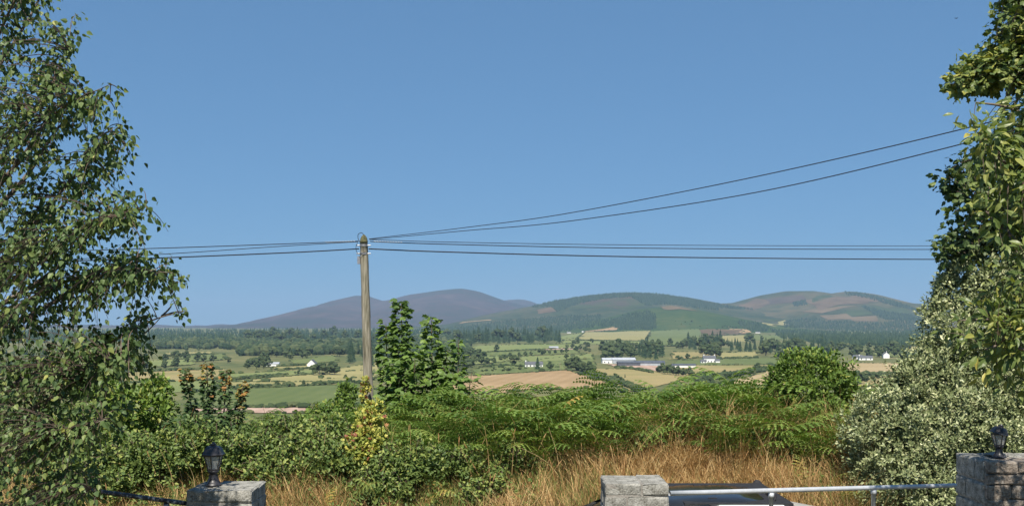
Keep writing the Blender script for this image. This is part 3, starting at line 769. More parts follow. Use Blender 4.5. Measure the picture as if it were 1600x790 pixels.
def house(px, py, L, W, eave, ridge, rz, label, wallm=M_wall, roofm=M_slate, chim=1, wins=4, cat='house', name='farm_house'):
    p = hit([px], [py])[0]
    e = empty(name, (p[0], p[1], p[2] - .4), label, cat, rz=rz)
    eave += .4; ridge += .4
    mb = MB()
    x, y = L / 2, W / 2
    v = [(-x, -y, 0), (x, -y, 0), (x, y, 0), (-x, y, 0), (-x, -y, eave), (x, -y, eave), (x, y, eave), (-x, y, eave), (-x, 0, ridge), (x, 0, ridge)]
    mb.add(v, [(0, 1, 5, 4), (2, 3, 7, 6), (1, 2, 6, 9, 5), (3, 0, 4, 8, 7)])
    mb.build('wall', wallm, e, loc=(0, 0, 0))
    mb = MB()
    ov = .35; sl = (ridge - eave) / y
    for s in (-1, 1):
        a = [(-x - ov, s * (y + ov), eave - ov * sl + .06), (x + ov, s * (y + ov), eave - ov * sl + .06), (x + ov, 0, ridge + .06), (-x - ov, 0, ridge + .06)]
        b = [(q[0], q[1], q[2] + .18) for q in a]
        mb.add(a + b, [(0, 1, 2, 3), (4, 7, 6, 5), (0, 4, 5, 1), (1, 5, 6, 2), (2, 6, 7, 3), (3, 7, 4, 0)])
    ro = mb.build('roof', roofm, e, loc=(0, 0, 0))
    for i in range(chim):
        m2 = MB(); cx = (-x + .8) if i == 0 else (x - .8)
        m2.box((cx, 0, ridge + .5), (.9, .7, 1.5))
        m2.box((cx, 0, ridge + 1.32), (1.02, .82, .14))
        m2.build('chimney', wallm, ro, loc=(0, 0, 0))
    for i in range(wins):
        m2 = MB(); cx = -x + L * (i + .5) / wins
        if i == wins // 2:
            m2.box((cx, -y - .02, 1.45), (1.0, .10, 2.1)); m2.build('door', M_dtin, e, loc=(0, 0, 0))
        else:
            m2.box((cx, -y - .02, 1.75), (1.3, .10, 1.15)); m2.build('window', M_pane, e, loc=(0, 0, 0))
    return e

house(834, 573, 17, 7, 2.7, 5.2, .05, 'white bungalow with slate roof behind the pointed conifer', chim=1, wins=5)
house(1108, 566, 13, 7, 4.6, 7.4, .03, 'white two storey farmhouse with slate roof right of the farm', chim=2, wins=4)
house(1121, 566.5, 4.5, 4, 2.4, 3.9, .03, 'small white outbuilding right of the two storey farmhouse', chim=0, wins=0, cat='shed', name='outbuilding')
house(1099, 567, 6, 4, 2.2, 3.6, .03, 'low white lean shed left of the two storey farmhouse', chim=0, wins=2, cat='shed', name='outbuilding')
house(488, 573, 10, 8, 3.4, 7.2, 1.5708, 'white gabled house with steep dark roof left of the pole', chim=0, wins=2)
house(426, 571.5, 13, 6, 2.4, 3.8, .05, 'long low white shed far left of the gabled house', roofm=M_tin, chim=0, wins=0, cat='shed', name='farm_shed')
house(950, 567, 13, 9, 3.6, 5.6, .08, 'white farm shed with pale grey roof at the left of the farm', roofm=M_tin, chim=0, wins=3, cat='shed', name='farm_shed')
house(974, 567, 24, 12, 3.6, 5.8, .05, 'pale roofed shed in the middle of the farm', roofm=M_tin, wallm=M_tin, chim=0, wins=0, cat='shed', name='farm_shed')
house(982, 571.5, 22, 10, 3.4, 4.8, .04, 'dark clad barn in front of the pale farm sheds', roofm=M_dtin, wallm=M_dtin, chim=0, wins=0, cat='barn', name='barn')
house(1014, 571, 30, 10, 3.0, 5.0, .03, 'long grey roofed barn at the right of the farm', roofm=M_dtin, wallm=M_tin, chim=0, wins=0, cat='barn', name='barn')
house(1068, 574, 22, 8, 2.4, 3.6, .03, 'low grey shed with pale wall right of the long barn', roofm=M_dtin, chim=0, wins=0, cat='shed', name='farm_shed')
house(889, 520, 14, 7, 2.7, 5.2, .1, 'tiny white house at the foot of the middle hill', chim=1, wins=0)
house(911, 518.5, 12, 7, 2.7, 5.0, 1.2, 'tiny white house beside the upper parched field', chim=0, wins=0)
house(1184, 520, 16, 7, 2.7, 5.0, -.2, 'tiny white house under the conifers below the right hill', chim=0, wins=0)
house(1297, 563, 15, 7, 2.7, 5.0, .1, 'white house just right of the hawthorn top', chim=1, wins=3)
house(1352, 562, 15, 7, 2.6, 4.8, -.1, 'white bungalow in the trees above the right straw field', chim=1, wins=3)
house(1340, 560, 11, 6, 2.6, 4.4, .1, 'small pale house left of the bungalow above the right straw field', chim=0, wins=2)
house(1384, 559, 9, 7, 4.4, 7.0, 1.4, 'white gabled house half hidden in trees on the far right', chim=1, wins=2)
house(865, 545, 14, 7, 2.6, 4.2, .1, 'pale low building on the track behind the bungalow', wallm=M_tin, roofm=M_tin, chim=0, wins=0, cat='shed', name='farm_shed')
field('pink', [(945, 569), (1032, 572), (1030, 581), (975, 575)], off=.4)
field('pink', [(850, 545), (905, 543), (905, 546), (848, 547)], off=.4)

M_polew = mat_noise('weathered_pole', [(.3, (.16, .135, .10)), (.55, (.25, .22, .165)), (.75, (.33, .29, .22))], scale=5, rough=.9, stretch=(3, 3, .4), bump=.5, bump_dist=.01, scale2=30, amt2=.4)
for i, (px, py, h, lab) in enumerate([(565, 581, 9, 'thin far pole on the straw slope left of the big pole'), (739, 573, 8, 'thin far pole beside the copse right of the sycamore'), (875, 579, 13, 'thin far pole right of the white bungalow')]):
    p = hit([px], [py])[0]
    hh = h / F * p[1]
    mb = MB(); mb.tube([(0, 0, -.5), (0, 0, hh * .5), (0, 0, hh)], [.2, .17, .14], 6, cap=True)
    mb.box((0, 0, hh - .5), (1.6, .15, .15))
    tag(mb.build('utility_pole', M_polew, loc=p), lab, 'pole', 'far utility poles')

# the air between here and the mountains
def haze():
    mb = MB()
    x0, x1, y0, y1, z0, z1 = -17500, 17500, -60, 17200, -75, 420
    mb.add([(x0, y0, z0), (x1, y0, z0), (x1, y1, z0), (x0, y1, z0), (x0, y0, z1), (x1, y0, z1), (x1, y1, z1), (x0, y1, z1)],
           [(0, 3, 2, 1), (4, 5, 6, 7), (0, 1, 5, 4), (1, 2, 6, 5), (2, 3, 7, 6), (3, 0, 4, 7)])
    m = bpy.data.materials.new('haze_air'); m.use_nodes = True
    n, l = m.node_tree.nodes, m.node_tree.links
    n.remove(n['Principled BSDF'])
    v = n.new('ShaderNodeVolumePrincipled')
    v.inputs['Color'].default_value = (.45, .66, .94, 1)
    v.inputs['Density'].default_value = HAZE_DENSITY
    v.inputs['Anisotropy'].default_value = 0.0
    l.new(v.outputs[0], n['Material Output'].inputs['Volume'])
    tag(mb.build('haze', m), 'pale blue summer haze filling the air over the valley', 'haze', kind='stuff')
haze()

# ------------------------------------------------------------------ leaf shapes: x across, y along, z up
LEAF_OVATE = (np.array([(0, 0, 0), (.30, .30, .07), (.24, .66, .05), (0, 1, -.06), (-.24, .66, .05), (-.30, .30, .07)]), [(0, 1, 2, 3), (0, 3, 4, 5)])
LEAF_BIRCH = (np.array([(0, 0, 0), (.36, .22, .06), (.30, .52, .05), (0, 1, -.08), (-.30, .52, .05), (-.36, .22, .06)]), [(0, 1, 2, 3), (0, 3, 4, 5)])
LEAF_LONG = (np.array([(0, 0, 0), (.16, .22, .05), (.21, .5, .03), (.13, .8, -.06), (0, 1.05, -.2), (-.13, .8, -.06), (-.21, .5, .03), (-.16, .22, .05), (0, .5, -.03)]), [(0, 1, 2, 8), (8, 2, 3, 4), (0, 8, 6, 7), (8, 4, 5, 6)])
LEAF_SMALL = (np.array([(0, 0, 0), (.26, .45, .08), (0, 1, 0), (-.26, .45, .08)]), [(0, 1, 2), (0, 2, 3)])
def palmate():
    pts = [(0, 0, 0)]
    for a, r in [(-150, .30), (-118, .42), (-95, .34), (-62, .50), (-38, .36), (-22, .44), (0, .62), (22, .44), (38, .36), (62, .50), (95, .34), (118, .42), (150, .30)]:
        t = math.radians(a)
        pts.append((math.sin(t) * r, .42 + math.cos(t) * r, .05 * math.sin(a * .09) - .12 * r * r))
    pts[0] = (0, .36, .05)
    k = len(pts) - 1
    return np.array(pts), [(0, 1 + i, 2 + i) for i in range(k - 1)] + [(0, k, 1)]
LEAF_PALM = palmate()

def leaf_axes(d, up, g, tilt=.5):
    """leaf length axis d, rough normal up -> X, Y, Z"""
    Y = norm(d)
    N = norm(up + tilt * g.normal(size=d.shape))
    X = norm(np.cross(Y, N)); Z = np.cross(X, Y)
    return X, Y, Z

_var = {}
def leaf_variants(tmpl, mat, key, n=7):
    if key not in _var:
        out = []
        for i in range(n):
            mb = MB(); mb.add(tmpl[0], tmpl[1], (i + .5) / n)
            out.append(mb.mesh('leaf', mat))
        _var[key] = out
    return _var[key]

def split_leaves(owner, mb, tmpl, mat, key, pos, X, Y, Z, size, rnd, score, n_single):
    """the leaves that show largest become objects of their own, the rest one joined part"""
    n = len(pos)
    k = min(n_single, n)
    order = np.argsort(-score)
    one, rest = order[:k], order[k:]
    mb.inst(tmpl[0], tmpl[1], pos[rest], X[rest], Y[rest], Z[rest], size[rest], rnd[rest])
    var = leaf_variants(tmpl, mat, key)
    o0 = np.array(parent_origin(owner))
    for i in one:
        o = bpy.data.objects.new('leaf', var[int(min(.999, rnd[i]) * len(var))])
        C.objects.link(o)
        o.parent = owner
        m = Matrix(((X[i][0], Y[i][0], Z[i][0]), (X[i][1], Y[i][1], Z[i][1]), (X[i][2], Y[i][2], Z[i][2])))
        o.location = pos[i] - o0
        o.rotation_euler = m.to_euler()
        o.scale = (size[i],) * 3

def screen(p):
    return 800 + F * p[:, 0] / p[:, 1], HOR - F * (p[:, 2] - EYE) / p[:, 1]

def curve(pts, n=10):
    """smooth polyline through control points (Catmull-Rom)"""
    p = np.asarray(pts, float)
    p = np.concatenate([[2 * p[0] - p[1]], p, [2 * p[-1] - p[-2]]])
    out = []
    for i in range(1, len(p) - 2):
        for t in np.linspace(0, 1, n, endpoint=False):
            a, b, c, d = p[i - 1], p[i], p[i + 1], p[i + 2]
            out.append(.5 * ((2 * b) + (c - a) * t + (2 * a - 5 * b + 4 * c - d) * t * t + (3 * b - a - 3 * c + d) * t ** 3))
    out.append(p[-2])
    return np.array(out)

def twiggy(limbs, targets, g, wood_mb, leaves_per, leaf_size, droop, r0=.006, spread=.035, lift=.12, along=.25):
    """a twig from the nearest limb to every target point, with leaves along it; returns leaf arrays"""
    LP = np.concatenate(limbs)
    pos, dirs = [], []
    for t in targets:
        d = np.linalg.norm(LP - t, axis=1) + np.where(LP[:, 2] > t[2] + .5, .4, 0)
        b = LP[d.argmin()]
        L = np.linalg.norm(t - b)
        mid = (b + t) / 2 + np.array([0, 0, lift * L]) + g.normal(size=3) * .06 * L
        end = t - np.array([0, 0, droop * L])
        s = np.linspace(0, 1, 6)[:, None]
        c = (1 - s) ** 2 * b + 2 * s * (1 - s) * mid + s * s * end
        wood_mb.tube(c, np.linspace(r0, r0 * .3, 6), 3)
        m = leaves_per + int(g.integers(-1, 2))
        q = np.sort(g.uniform(along, 1.0, m)); q[-1] = 1.0
        P_ = np.stack([np.interp(q, s[:, 0], c[:, k]) for k in range(3)], 1)
        T = norm(np.gradient(c, axis=0))
        Tq = np.stack([np.interp(q, s[:, 0], T[:, k]) for k in range(3)], 1)
        off = g.normal(size=(m, 3)) * spread
        pos.append(P_ + off); dirs.append(norm(Tq * .5 + norm(off) * .9))
    return np.concatenate(pos), np.concatenate(dirs)

# ------------------------------------------------------------------ left: the birch
M_bark = mat_noise('grey_brown_bark', [(.3, (.09, .07, .055)), (.6, (.17, .14, .11)), (.8, (.26, .23, .19))], scale=6, rough=.9, bump=.5, bump_dist=.01, stretch=(1, 1, .5))
M_twig = mat_plain('reddish_twig', (.12, .085, .065), .8)
M_birch = mat_leaf('birch_leaf', [(0, (0.0455, 0.0784, 0.0276)), (0.35, (0.0759, 0.1255, 0.0401)), (0.7, (0.1291, 0.1804, 0.0564)), (0.9, (0.2125, 0.2431, 0.069)), (1, (0.3643, 0.345, 0.0878))], rough=.5, transl=.22, spec=.3)

def birch():
    g = np.random.default_rng(5)
    base = np.array([-4.35, 6.9, .45])
    e = empty('birch_tree', base, 'tall leafy birch with drooping twigs filling the left edge', 'tree')
    mb = MB()
    tr = curve([base - [0, 0, .3], (-4.3, 6.9, 2.5), (-4.15, 6.85, 4.5), (-4.0, 6.8, 7.0)], 8)
    mb.tube(tr, np.linspace(.14, .05, len(tr)), 10)
    mb.build('trunk', M_bark, e, smooth=True)
    L = [[(-160, 330), (-20, 130), (50, 20), (85, -60)], [(-150, 430), (0, 250), (80, 130), (110, 60)], [(-150, 450), (20, 300), (100, 190), (172, 158)],
         [(-150, 520), (20, 390), (120, 300), (196, 225)], [(-150, 560), (60, 440), (150, 360), (228, 322)], [(-150, 600), (70, 480), (170, 420), (285, 442)],
         [(-150, 700), (60, 580), (170, 535), (238, 500), (286, 487)], [(-150, 720), (60, 640), (150, 585), (232, 550)], [(-150, 800), (40, 720), (120, 660), (190, 640)],
         [(-150, 860), (20, 800), (100, 770), (150, 740)], [(-170, 250), (-60, 60), (0, -60), (30, -160)],
         [(-165, 300), (-280, 120), (-330, 0)], [(-160, 480), (-300, 330), (-400, 280)], [(-155, 640), (-300, 520), (-430, 500)], [(-155, 780), (-300, 690), (-420, 680)], [(-150, 60), (-160, -140), (-150, -300)]]
    limbs = []
    bm = MB()
    for i, l in enumerate(L):
        for k in range(2):
            dY = (-.75 if k else .35) + g.uniform(-.25, .25)
            if i == 6 and k == 1: dY = .3
            pts = []
            for j, (x, y) in enumerate(l):
                jx = 0 if (k == 0 or j == 0) else g.uniform(-35, 5); jy = 0 if (k == 0 or j == 0) else g.uniform(-30, 30)
                f = j / (len(l) - 1)
                pts.append(P(x + jx, y + jy, 6.85 + dY * f))
            c = curve(pts, 7)
            limbs.append(c)
            bm.tube(c, .024 * (1 - np.linspace(0, 1, len(c))) ** 1.3 + .0022, 6)
    # the bare forked tip that pokes out to the right
    for a in ([(252, 494), (263, 484), (268, 478)], [(255, 493), (275, 487), (292, 486)]):
        c = curve([P(x, y, 7.1) for x, y in a], 4)
        bm.tube(c, np.linspace(.008, .003, len(c)), 4)
    br = bm.build('branches', M_bark, e, smooth=True); br['kind'] = 'stuff'
    poly = [(-60, -90), (40, -60), (70, 10), (100, 60), (112, 110), (165, 150), (178, 162), (170, 175), (150, 195), (200, 215), (212, 228), (185, 262), (210, 300), (238, 318), (225, 345), (212, 372), (240, 378), (262, 415), (295, 432), (302, 462), (270, 455), (245, 470), (225, 470), (240, 500), (210, 520), (246, 545), (222, 560), (236, 575), (205, 600), (215, 640), (190, 650), (180, 690), (150, 720), (165, 745), (120, 770), (130, 830), (-60, 830)]
    q = rand_in_poly(poly, 2000, g)
    # thin the crown towards its upper right so that sky shows between the twigs
    edge = np.interp(q[:, 1], [-90, 0, 160, 320, 450, 560, 700, 800], [40, 75, 165, 225, 280, 230, 170, 120])
    keep = g.random(len(q)) < np.clip(1.12 - .75 * (q[:, 0] / edge) ** 2, .36, 1) * np.interp(q[:, 1], [-90, 250, 480, 800], [.42, .58, .92, 1.0])
    q = q[keep]
    Yd = 6.75 + g.uniform(-1.0, .65, len(q)) * np.interp(q[:, 0], [-60, 150, 300], [1, .7, .25])
    T = np.stack([(q[:, 0] - 800) / F * Yd, Yd, EYE - (q[:, 1] - HOR) / F * Yd], 1)
    q2 = rand_in_poly([(-60, -100), (-20, -220), (-150, -340), (-290, -200), (-420, 150), (-480, 500), (-430, 830), (-60, 830)], 620, g)
    Y2 = 6.75 + g.uniform(-1.0, .8, len(q2))
    T = np.concatenate([T, np.stack([(q2[:, 0] - 800) / F * Y2, Y2, EYE - (q2[:, 1] - HOR) / F * Y2], 1)])
    for c in limbs[:12] + limbs[14:22]:
        for f_ in (.99, .95, .90, .84, .78, .7):
            k_ = c[int(f_ * (len(c) - 1))]
            T = np.concatenate([T, k_ + g.normal(size=(3, 3)) * [.10, .12, .10]])
    tm = MB()
    pos, d = twiggy(limbs, T, g, tm, 9, .05, .22, r0=.0045, spread=.028, lift=.12, along=.22)
    tw = tm.build('twigs', M_twig, e); tw['kind'] = 'stuff'
    n = len(pos)
    d = norm(d * .6 + np.array([0, 0, -.75]) + g.normal(size=(n, 3)) * .28)
    out = np.stack([np.full(n, -.15), np.full(n, -.7), np.full(n, .55)], 1)
    X, Y, Z = leaf_axes(d, out, g, .75)
    size = g.uniform(.030, .052, n)
    sx, sy = screen(pos)
    rnd = np.clip(g.beta(2, 2.6, n) + np.interp(sy, [0, 400, 790], [.06, .0, .06]), 0, .97)
    inside = (sx > 0) & (sx < 330) & (sy > 0) & (sy < 790)
    rel = sx / np.interp(sy, [-90, 0, 160, 320, 450, 560, 700, 800], [40, 75, 165, 225, 280, 230, 170, 120])
    score = np.where(inside, np.where(rel > .8, 1.0, 0) + (8 - pos[:, 1]) * .1 + size * 4, -9) + g.uniform(0, .25, n)
    fm = MB()
    split_leaves(e, fm, LEAF_BIRCH, M_birch, 'birch', pos, X, Y, Z, size, rnd, score, 300)
    fo = fm.build('foliage', M_birch, e); fo['kind'] = 'stuff'
birch()

# ------------------------------------------------------------------ right: sycamore, cherry, pale shrub
M_syc = mat_leaf('sycamore_leaf', [(0, (0.0409, 0.0673, 0.0196)), (0.4, (0.0728, 0.1148, 0.03)), (0.75, (0.1592, 0.198, 0.045)), (0.93, (0.2958, 0.297, 0.0674)), (1, (0.455, 0.3366, 0.075))], rough=.5, transl=.2, spec=.35)
M_cherry = mat_leaf('cherry_leaf', [(0, (0.0683, 0.1063, 0.0293)), (0.4, (0.129, 0.1771, 0.0466)), (0.75, (0.2429, 0.2691, 0.0732)), (0.95, (0.4554, 0.3967, 0.0932)), (1, (0.6072, 0.4392, 0.0932))], rough=.42, transl=.3, spec=.4)
M_pitto = mat_leaf('variegated_leaf', [(0, (0.0745, 0.0998, 0.0431)), (0.35, (0.1626, 0.1996, 0.0862)), (0.7, (0.3252, 0.3593, 0.1725)), (1, (0.6234, 0.6254, 0.3696))], rough=.42, transl=.15, tint=(1, 1.05, .8), spec=.45)

def right_sycamore():
    g = np.random.default_rng(15)
    base = np.array([9.0, 13.6, .9])
    e = empty('sycamore_tree', base, 'tall dark sycamore reaching in from the top right corner', 'tree')
    mb = MB()
    tr = curve([base - [0, 0, .4], (8.9, 13.6, 3), (8.8, 13.6, 6), (8.6, 13.6, 9.5)], 8)
    mb.tube(tr, np.linspace(.26, .09, len(tr)), 10)
    mb.build('trunk', M_bark, e, smooth=True)
    limbs = []; bm = MB()
    for l, Yv in (([(1800, 230), (1690, 150), (1590, 128), (1500, 132)], 13.2), ([(1800, 180), (1680, 60), (1600, 20), (1570, -30)], 13.8), ([(1790, 120), (1700, -30), (1640, -90)], 13.5),
                  ([(1800, 330), (1690, 270), (1580, 255), (1525, 250)], 13.4), ([(1800, 400), (1680, 330), (1560, 300), (1485, 290)], 13.8), ([(1800, 470), (1680, 400), (1560, 370), (1475, 388)], 13.2), ([(1800, 440), (1700, 350), (1600, 320), (1540, 330)], 12.8),
                  ([(1830, 300), (1930, 200), (2020, 170)], 13.6), ([(1830, 150), (1940, 40), (2010, -60)], 13.9), ([(1810, 50), (1760, -120), (1720, -260)], 13.4), ([(1820, 20), (1880, -140), (1900, -280)], 13.8), ([(1830, 420), (1950, 340), (2040, 330)], 13.3), ([(1790, 0), (1690, -150), (1630, -210)], 13.6)):
        c = curve([P(x, y, Yv + .3 * (i == 0)) for i, (x, y) in enumerate(l)], 8)
        limbs.append(c); bm.tube(c, np.linspace(.06, .010, len(c)), 6)
    b = bm.build('branches', M_bark, e, smooth=True); b['kind'] = 'stuff'
    polys = [([(1486, 128), (1495, 115), (1530, 100), (1556, 70), (1553, 45), (1565, 10), (1560, -40), (1700, -60), (1700, 110), (1600, 122), (1560, 128), (1500, 136)], 560), ([(1478, 130), (1492, 112), (1525, 96), (1560, 72), (1590, 90), (1590, 122), (1540, 128), (1495, 138)], 200),
             ([(1620, 110), (1700, 110), (1700, 220), (1580, 230), (1540, 205), (1590, 165)], 130),
             ([(1472, 265), (1490, 258), (1520, 240), (1560, 210), (1700, 220), (1700, 420), (1560, 420), (1478, 400), (1466, 385), (1480, 360), (1500, 345), (1478, 335), (1500, 310), (1474, 285)], 560),
             ([(1700, -60), (2030, -60), (2080, 200), (2030, 430), (1700, 430)], 300), ([(1560, -45), (1600, -200), (1720, -330), (1920, -330), (2040, -60)], 260)]
    Ts = []
    for p, n in polys:
        q = rand_in_poly(p, n, g)
        Yd = 13.4 + g.uniform(-.9, .9, n)
        Ts.append(np.stack([(q[:, 0] - 800) / F * Yd, Yd, EYE - (q[:, 1] - HOR) / F * Yd], 1))
    tm = MB()
    pos, d = twiggy(limbs, np.concatenate(Ts), g, tm, 9, .1, .05, r0=.007, spread=.075, lift=.15, along=.35)
    t = tm.build('twigs', M_twig, e); t['kind'] = 'stuff'
    n = len(pos)
    d = norm(d * .8 + np.array([0, -.2, -.45]) + g.normal(size=(n, 3)) * .35)
    X, Y, Z = leaf_axes(d, np.tile([-.1, -.35, .9], (n, 1)), g, .45)
    size = g.uniform(.075, .125, n)
    sx, sy = screen(pos)
    rnd = np.clip(g.beta(2, 2.4, n) + np.where(sy < 160, .20, -.08), 0, .93)  # light put into leaf colour: sunlit top paler, backlit lower boughs darker
    score = np.where((sx < 1600) & (sy > 0) & (sy < 420), (1620 - sx) / 150 + g.uniform(0, .4, n), -9)
    fm = MB()
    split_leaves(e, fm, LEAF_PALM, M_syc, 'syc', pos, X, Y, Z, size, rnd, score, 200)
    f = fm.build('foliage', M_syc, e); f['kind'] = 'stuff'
right_sycamore()

def cherry():
    g = np.random.default_rng(25)
    base = np.array([4.5, 7.6, .45])
    e = empty('cherry_tree', base, 'cherry tree with long drooping yellow green leaves on the right edge', 'tree')
    mb = MB()
    tr = curve([base - [0, 0, .3], (4.48, 7.6, 1.8), (4.4, 7.5, 3.0), (4.45, 7.5, 4.3)], 8)
    mb.tube(tr, np.linspace(.10, .04, len(tr)), 8)
    mb.build('trunk', M_bark, e, smooth=True)
    limbs = []; bm = MB()
    for l, Yv in (([(1710, 300), (1650, 210), (1580, 170), (1525, 160)], 7.5), ([(1710, 380), (1650, 300), (1580, 260), (1535, 230)], 7.3), ([(1710, 450), (1640, 420), (1570, 360), (1540, 330)], 7.6),
                  ([(1710, 540), (1640, 520), (1560, 500), (1500, 500)], 7.4), ([(1710, 620), (1640, 560), (1570, 540), (1540, 545)], 7.1), ([(1700, 260), (1650, 120), (1620, 60)], 7.6), ([(1720, 330), (1800, 240), (1880, 200)], 7.4), ([(1720, 450), (1800, 380), (1890, 350)], 7.6), ([(1715, 560), (1800, 500), (1880, 480)], 7.3), ([(1705, 260), (1730, 120), (1750, 30)], 7.5)):
        c = curve([P(x, y, Yv) for x, y in l], 8)
        limbs.append(c); bm.tube(c, np.linspace(.022, .006, len(c)), 6)
    b = bm.build('branches', M_bark, e, smooth=True); b['kind'] = 'stuff'
    polys = [([(1514, 178), (1535, 170), (1600, 160), (1680, 160), (1680, 340), (1590, 350), (1545, 330), (1530, 250), (1540, 220), (1520, 205)], 150),
             ([(1545, 330), (1680, 340), (1680, 430), (1580, 430)], 55),
             ([(1462, 505), (1500, 480), (1500, 450), (1540, 440), (1680, 420), (1680, 610), (1560, 610), (1530, 560), (1500, 530)], 95),
             ([(1540, 450), (1600, 440), (1600, 520), (1560, 520)], 20),
             ([(1680, 20), (1790, 20), (1900, 160), (1930, 360), (1890, 560), (1680, 620)], 150), ([(1625, 130), (1640, 40), (1690, 20), (1690, 170)], 40)]
    Ts = []
    for p, n in polys:
        q = rand_in_poly(p, n, g)
        Yd = 7.4 + g.uniform(-.5, .5, n)
        Ts.append(np.stack([(q[:, 0] - 800) / F * Yd, Yd, EYE - (q[:, 1] - HOR) / F * Yd], 1))
    tm = MB()
    pos, d = twiggy(limbs, np.concatenate(Ts), g, tm, 9, .1, .08, r0=.004, spread=.05, lift=.15, along=.25)
    t = tm.build('twigs', M_twig, e); t['kind'] = 'stuff'
    n = len(pos)
    d = norm(d * .9 + np.array([-.15, -.1, -.3]) + g.normal(size=(n, 3)) * .45)
    X, Y, Z = leaf_axes(d, np.tile([-.2, -.5, .7], (n, 1)), g, .6)
    size = g.uniform(.05, .11, n)
    sx, sy = screen(pos)
    rnd = np.clip(g.beta(2, 2.4, n), 0, .93)
    score = np.where((sx < 1600) & (sy > 100) & (sy < 660), (8.4 - pos[:, 1]) + size * 8 + g.uniform(0, .4, n), -9)
    fm = MB()
    split_leaves(e, fm, LEAF_LONG, M_cherry, 'cherry', pos, X, Y, Z, size, rnd, score, 300)
    f = fm.build('foliage', M_cherry, e); f['kind'] = 'stuff'
cherry()

def blob_points(blobs, n, g, lump=.16, face=None, shell=(.8, 1.06)):
    """points near the outer shell of a union of ellipsoids; returns points and outward directions"""
    B = np.array(blobs, float)
    ar = B[:, 3] * B[:, 4] + B[:, 3] * B[:, 5] + B[:, 4] * B[:, 5]
    out, nrm = [], []
    tot = 0
    while tot < n:
        k = g.choice(len(B), n, p=ar / ar.sum())
        d = norm(g.normal(size=(n, 3)))
        if face is not None:
            d = np.where((d @ np.array(face) < -.25)[:, None], -d, d)
        r = g.uniform(*shell, n)
        ph = B[k, 0] * 3.1
        r = r * (1 + lump * np.sin(d[:, 0] * 5 + ph) * np.cos(d[:, 2] * 6 + ph * 1.7) + lump * .6 * np.sin(d[:, 1] * 9 + d[:, 2] * 11 + ph))
        p = B[k, :3] + d * B[k, 3:6] * r[:, None]
        ok = np.ones(n, bool)
        for j in range(len(B)):
            ok &= (k == j) | ((((p - B[j, :3]) / B[j, 3:6]) ** 2).sum(1) > .62)
        out.append(p[ok]); nrm.append(norm(d / B[k, 3:6])[ok]); tot += ok.sum()
    return np.concatenate(out)[:n], np.concatenate(nrm)[:n]

def sprays(p, nrm, g, per, reach, size, up=.35):
    """little rosettes of leaves at shoot tips"""
    n = len(p)
    ax = norm(nrm + np.array([0, 0, up]) + g.normal(size=(n, 3)) * .3)
    P_ = np.repeat(p, per, 0); A = np.repeat(ax, per, 0)
    t = g.uniform(-1, .15, len(P_))
    rad = norm(np.cross(A, g.normal(size=A.shape)))
    pos = P_ + A * (t * reach)[:, None] + rad * size * .25
    d = norm(rad * .9 + A * (.35 + .5 * (t + 1))[:, None])
    return pos, d, A

def pale_shrub():
    g = np.random.default_rng(35)
    Yc = 12.9
    c = P(1500, 640, Yc)
    base = np.array([c[0] + .4, Yc + .2, .6])
    e = empty('pittosporum_shrub', base, 'large pale grey green variegated shrub behind the right gate pillar', 'shrub')
    bl = []
    for (x, y, r, rz, dy) in [(1420, 690, 105, 95, -.1), (1510, 560, 95, 110, .2), (1560, 450, 85, 90, .3), (1600, 600, 120, 160, .1), (1470, 620, 75, 80, -.1), (1380, 720, 62, 80, -.15), (1510, 700, 110, 110, -.2),
                          (1600, 740, 120, 90, -.25), (1450, 770, 110, 80, -.3), (1480, 500, 42, 70, .25), (1535, 400, 55, 48, .35), (1650, 420, 90, 120, .4), (1420, 605, 40, 45, 0), (1360, 660, 35, 40, -.05), (1500, 440, 38, 45, .3)]:
        q = P(x, y, Yc + dy); s = Yc / F
        bl.append((q[0], q[1], q[2], r * s, max(.35, r * s * .85), rz * s))
    mb = MB()
    for i, b in enumerate(bl[:9]):
        c_ = curve([base - [0, 0, .2], (base[0] * .6 + b[0] * .4, Yc + .1, .9), b[:3]], 5)
        mb.tube(c_, np.linspace(.05, .012, len(c_)), 5)
    mb.build('stems', M_bark, e, smooth=True)['kind'] = 'stuff'
    p, nr = blob_points(bl, 9000, g, .13, face=(0, -1, .35), shell=(.66, 1.05))
    pos, d, A = sprays(p, nr, g, 10, .11, .05)
    n = len(pos)
    X, Y, Z = leaf_axes(d, A, g, .3)
    size = g.uniform(.036, .062, n)
    rnd = np.clip(g.beta(2.2, 2.0, n) * np.repeat(g.uniform(.7, 1.2, len(p)), 10), 0, 1)
    fm = MB(); fm.inst(LEAF_SMALL[0], LEAF_SMALL[1], pos, X, Y, Z, size, rnd)
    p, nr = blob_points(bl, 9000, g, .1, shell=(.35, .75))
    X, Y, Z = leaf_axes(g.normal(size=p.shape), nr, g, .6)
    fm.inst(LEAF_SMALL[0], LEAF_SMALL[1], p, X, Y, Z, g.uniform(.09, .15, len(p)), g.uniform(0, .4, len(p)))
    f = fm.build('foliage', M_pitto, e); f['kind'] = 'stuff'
pale_shrub()

# ------------------------------------------------------------------ the bank: hawthorn, saplings, bracken, brambles, dry grass
def bank_z(x, y):
    return near_z(np.asarray(x, float), np.asarray(y, float))

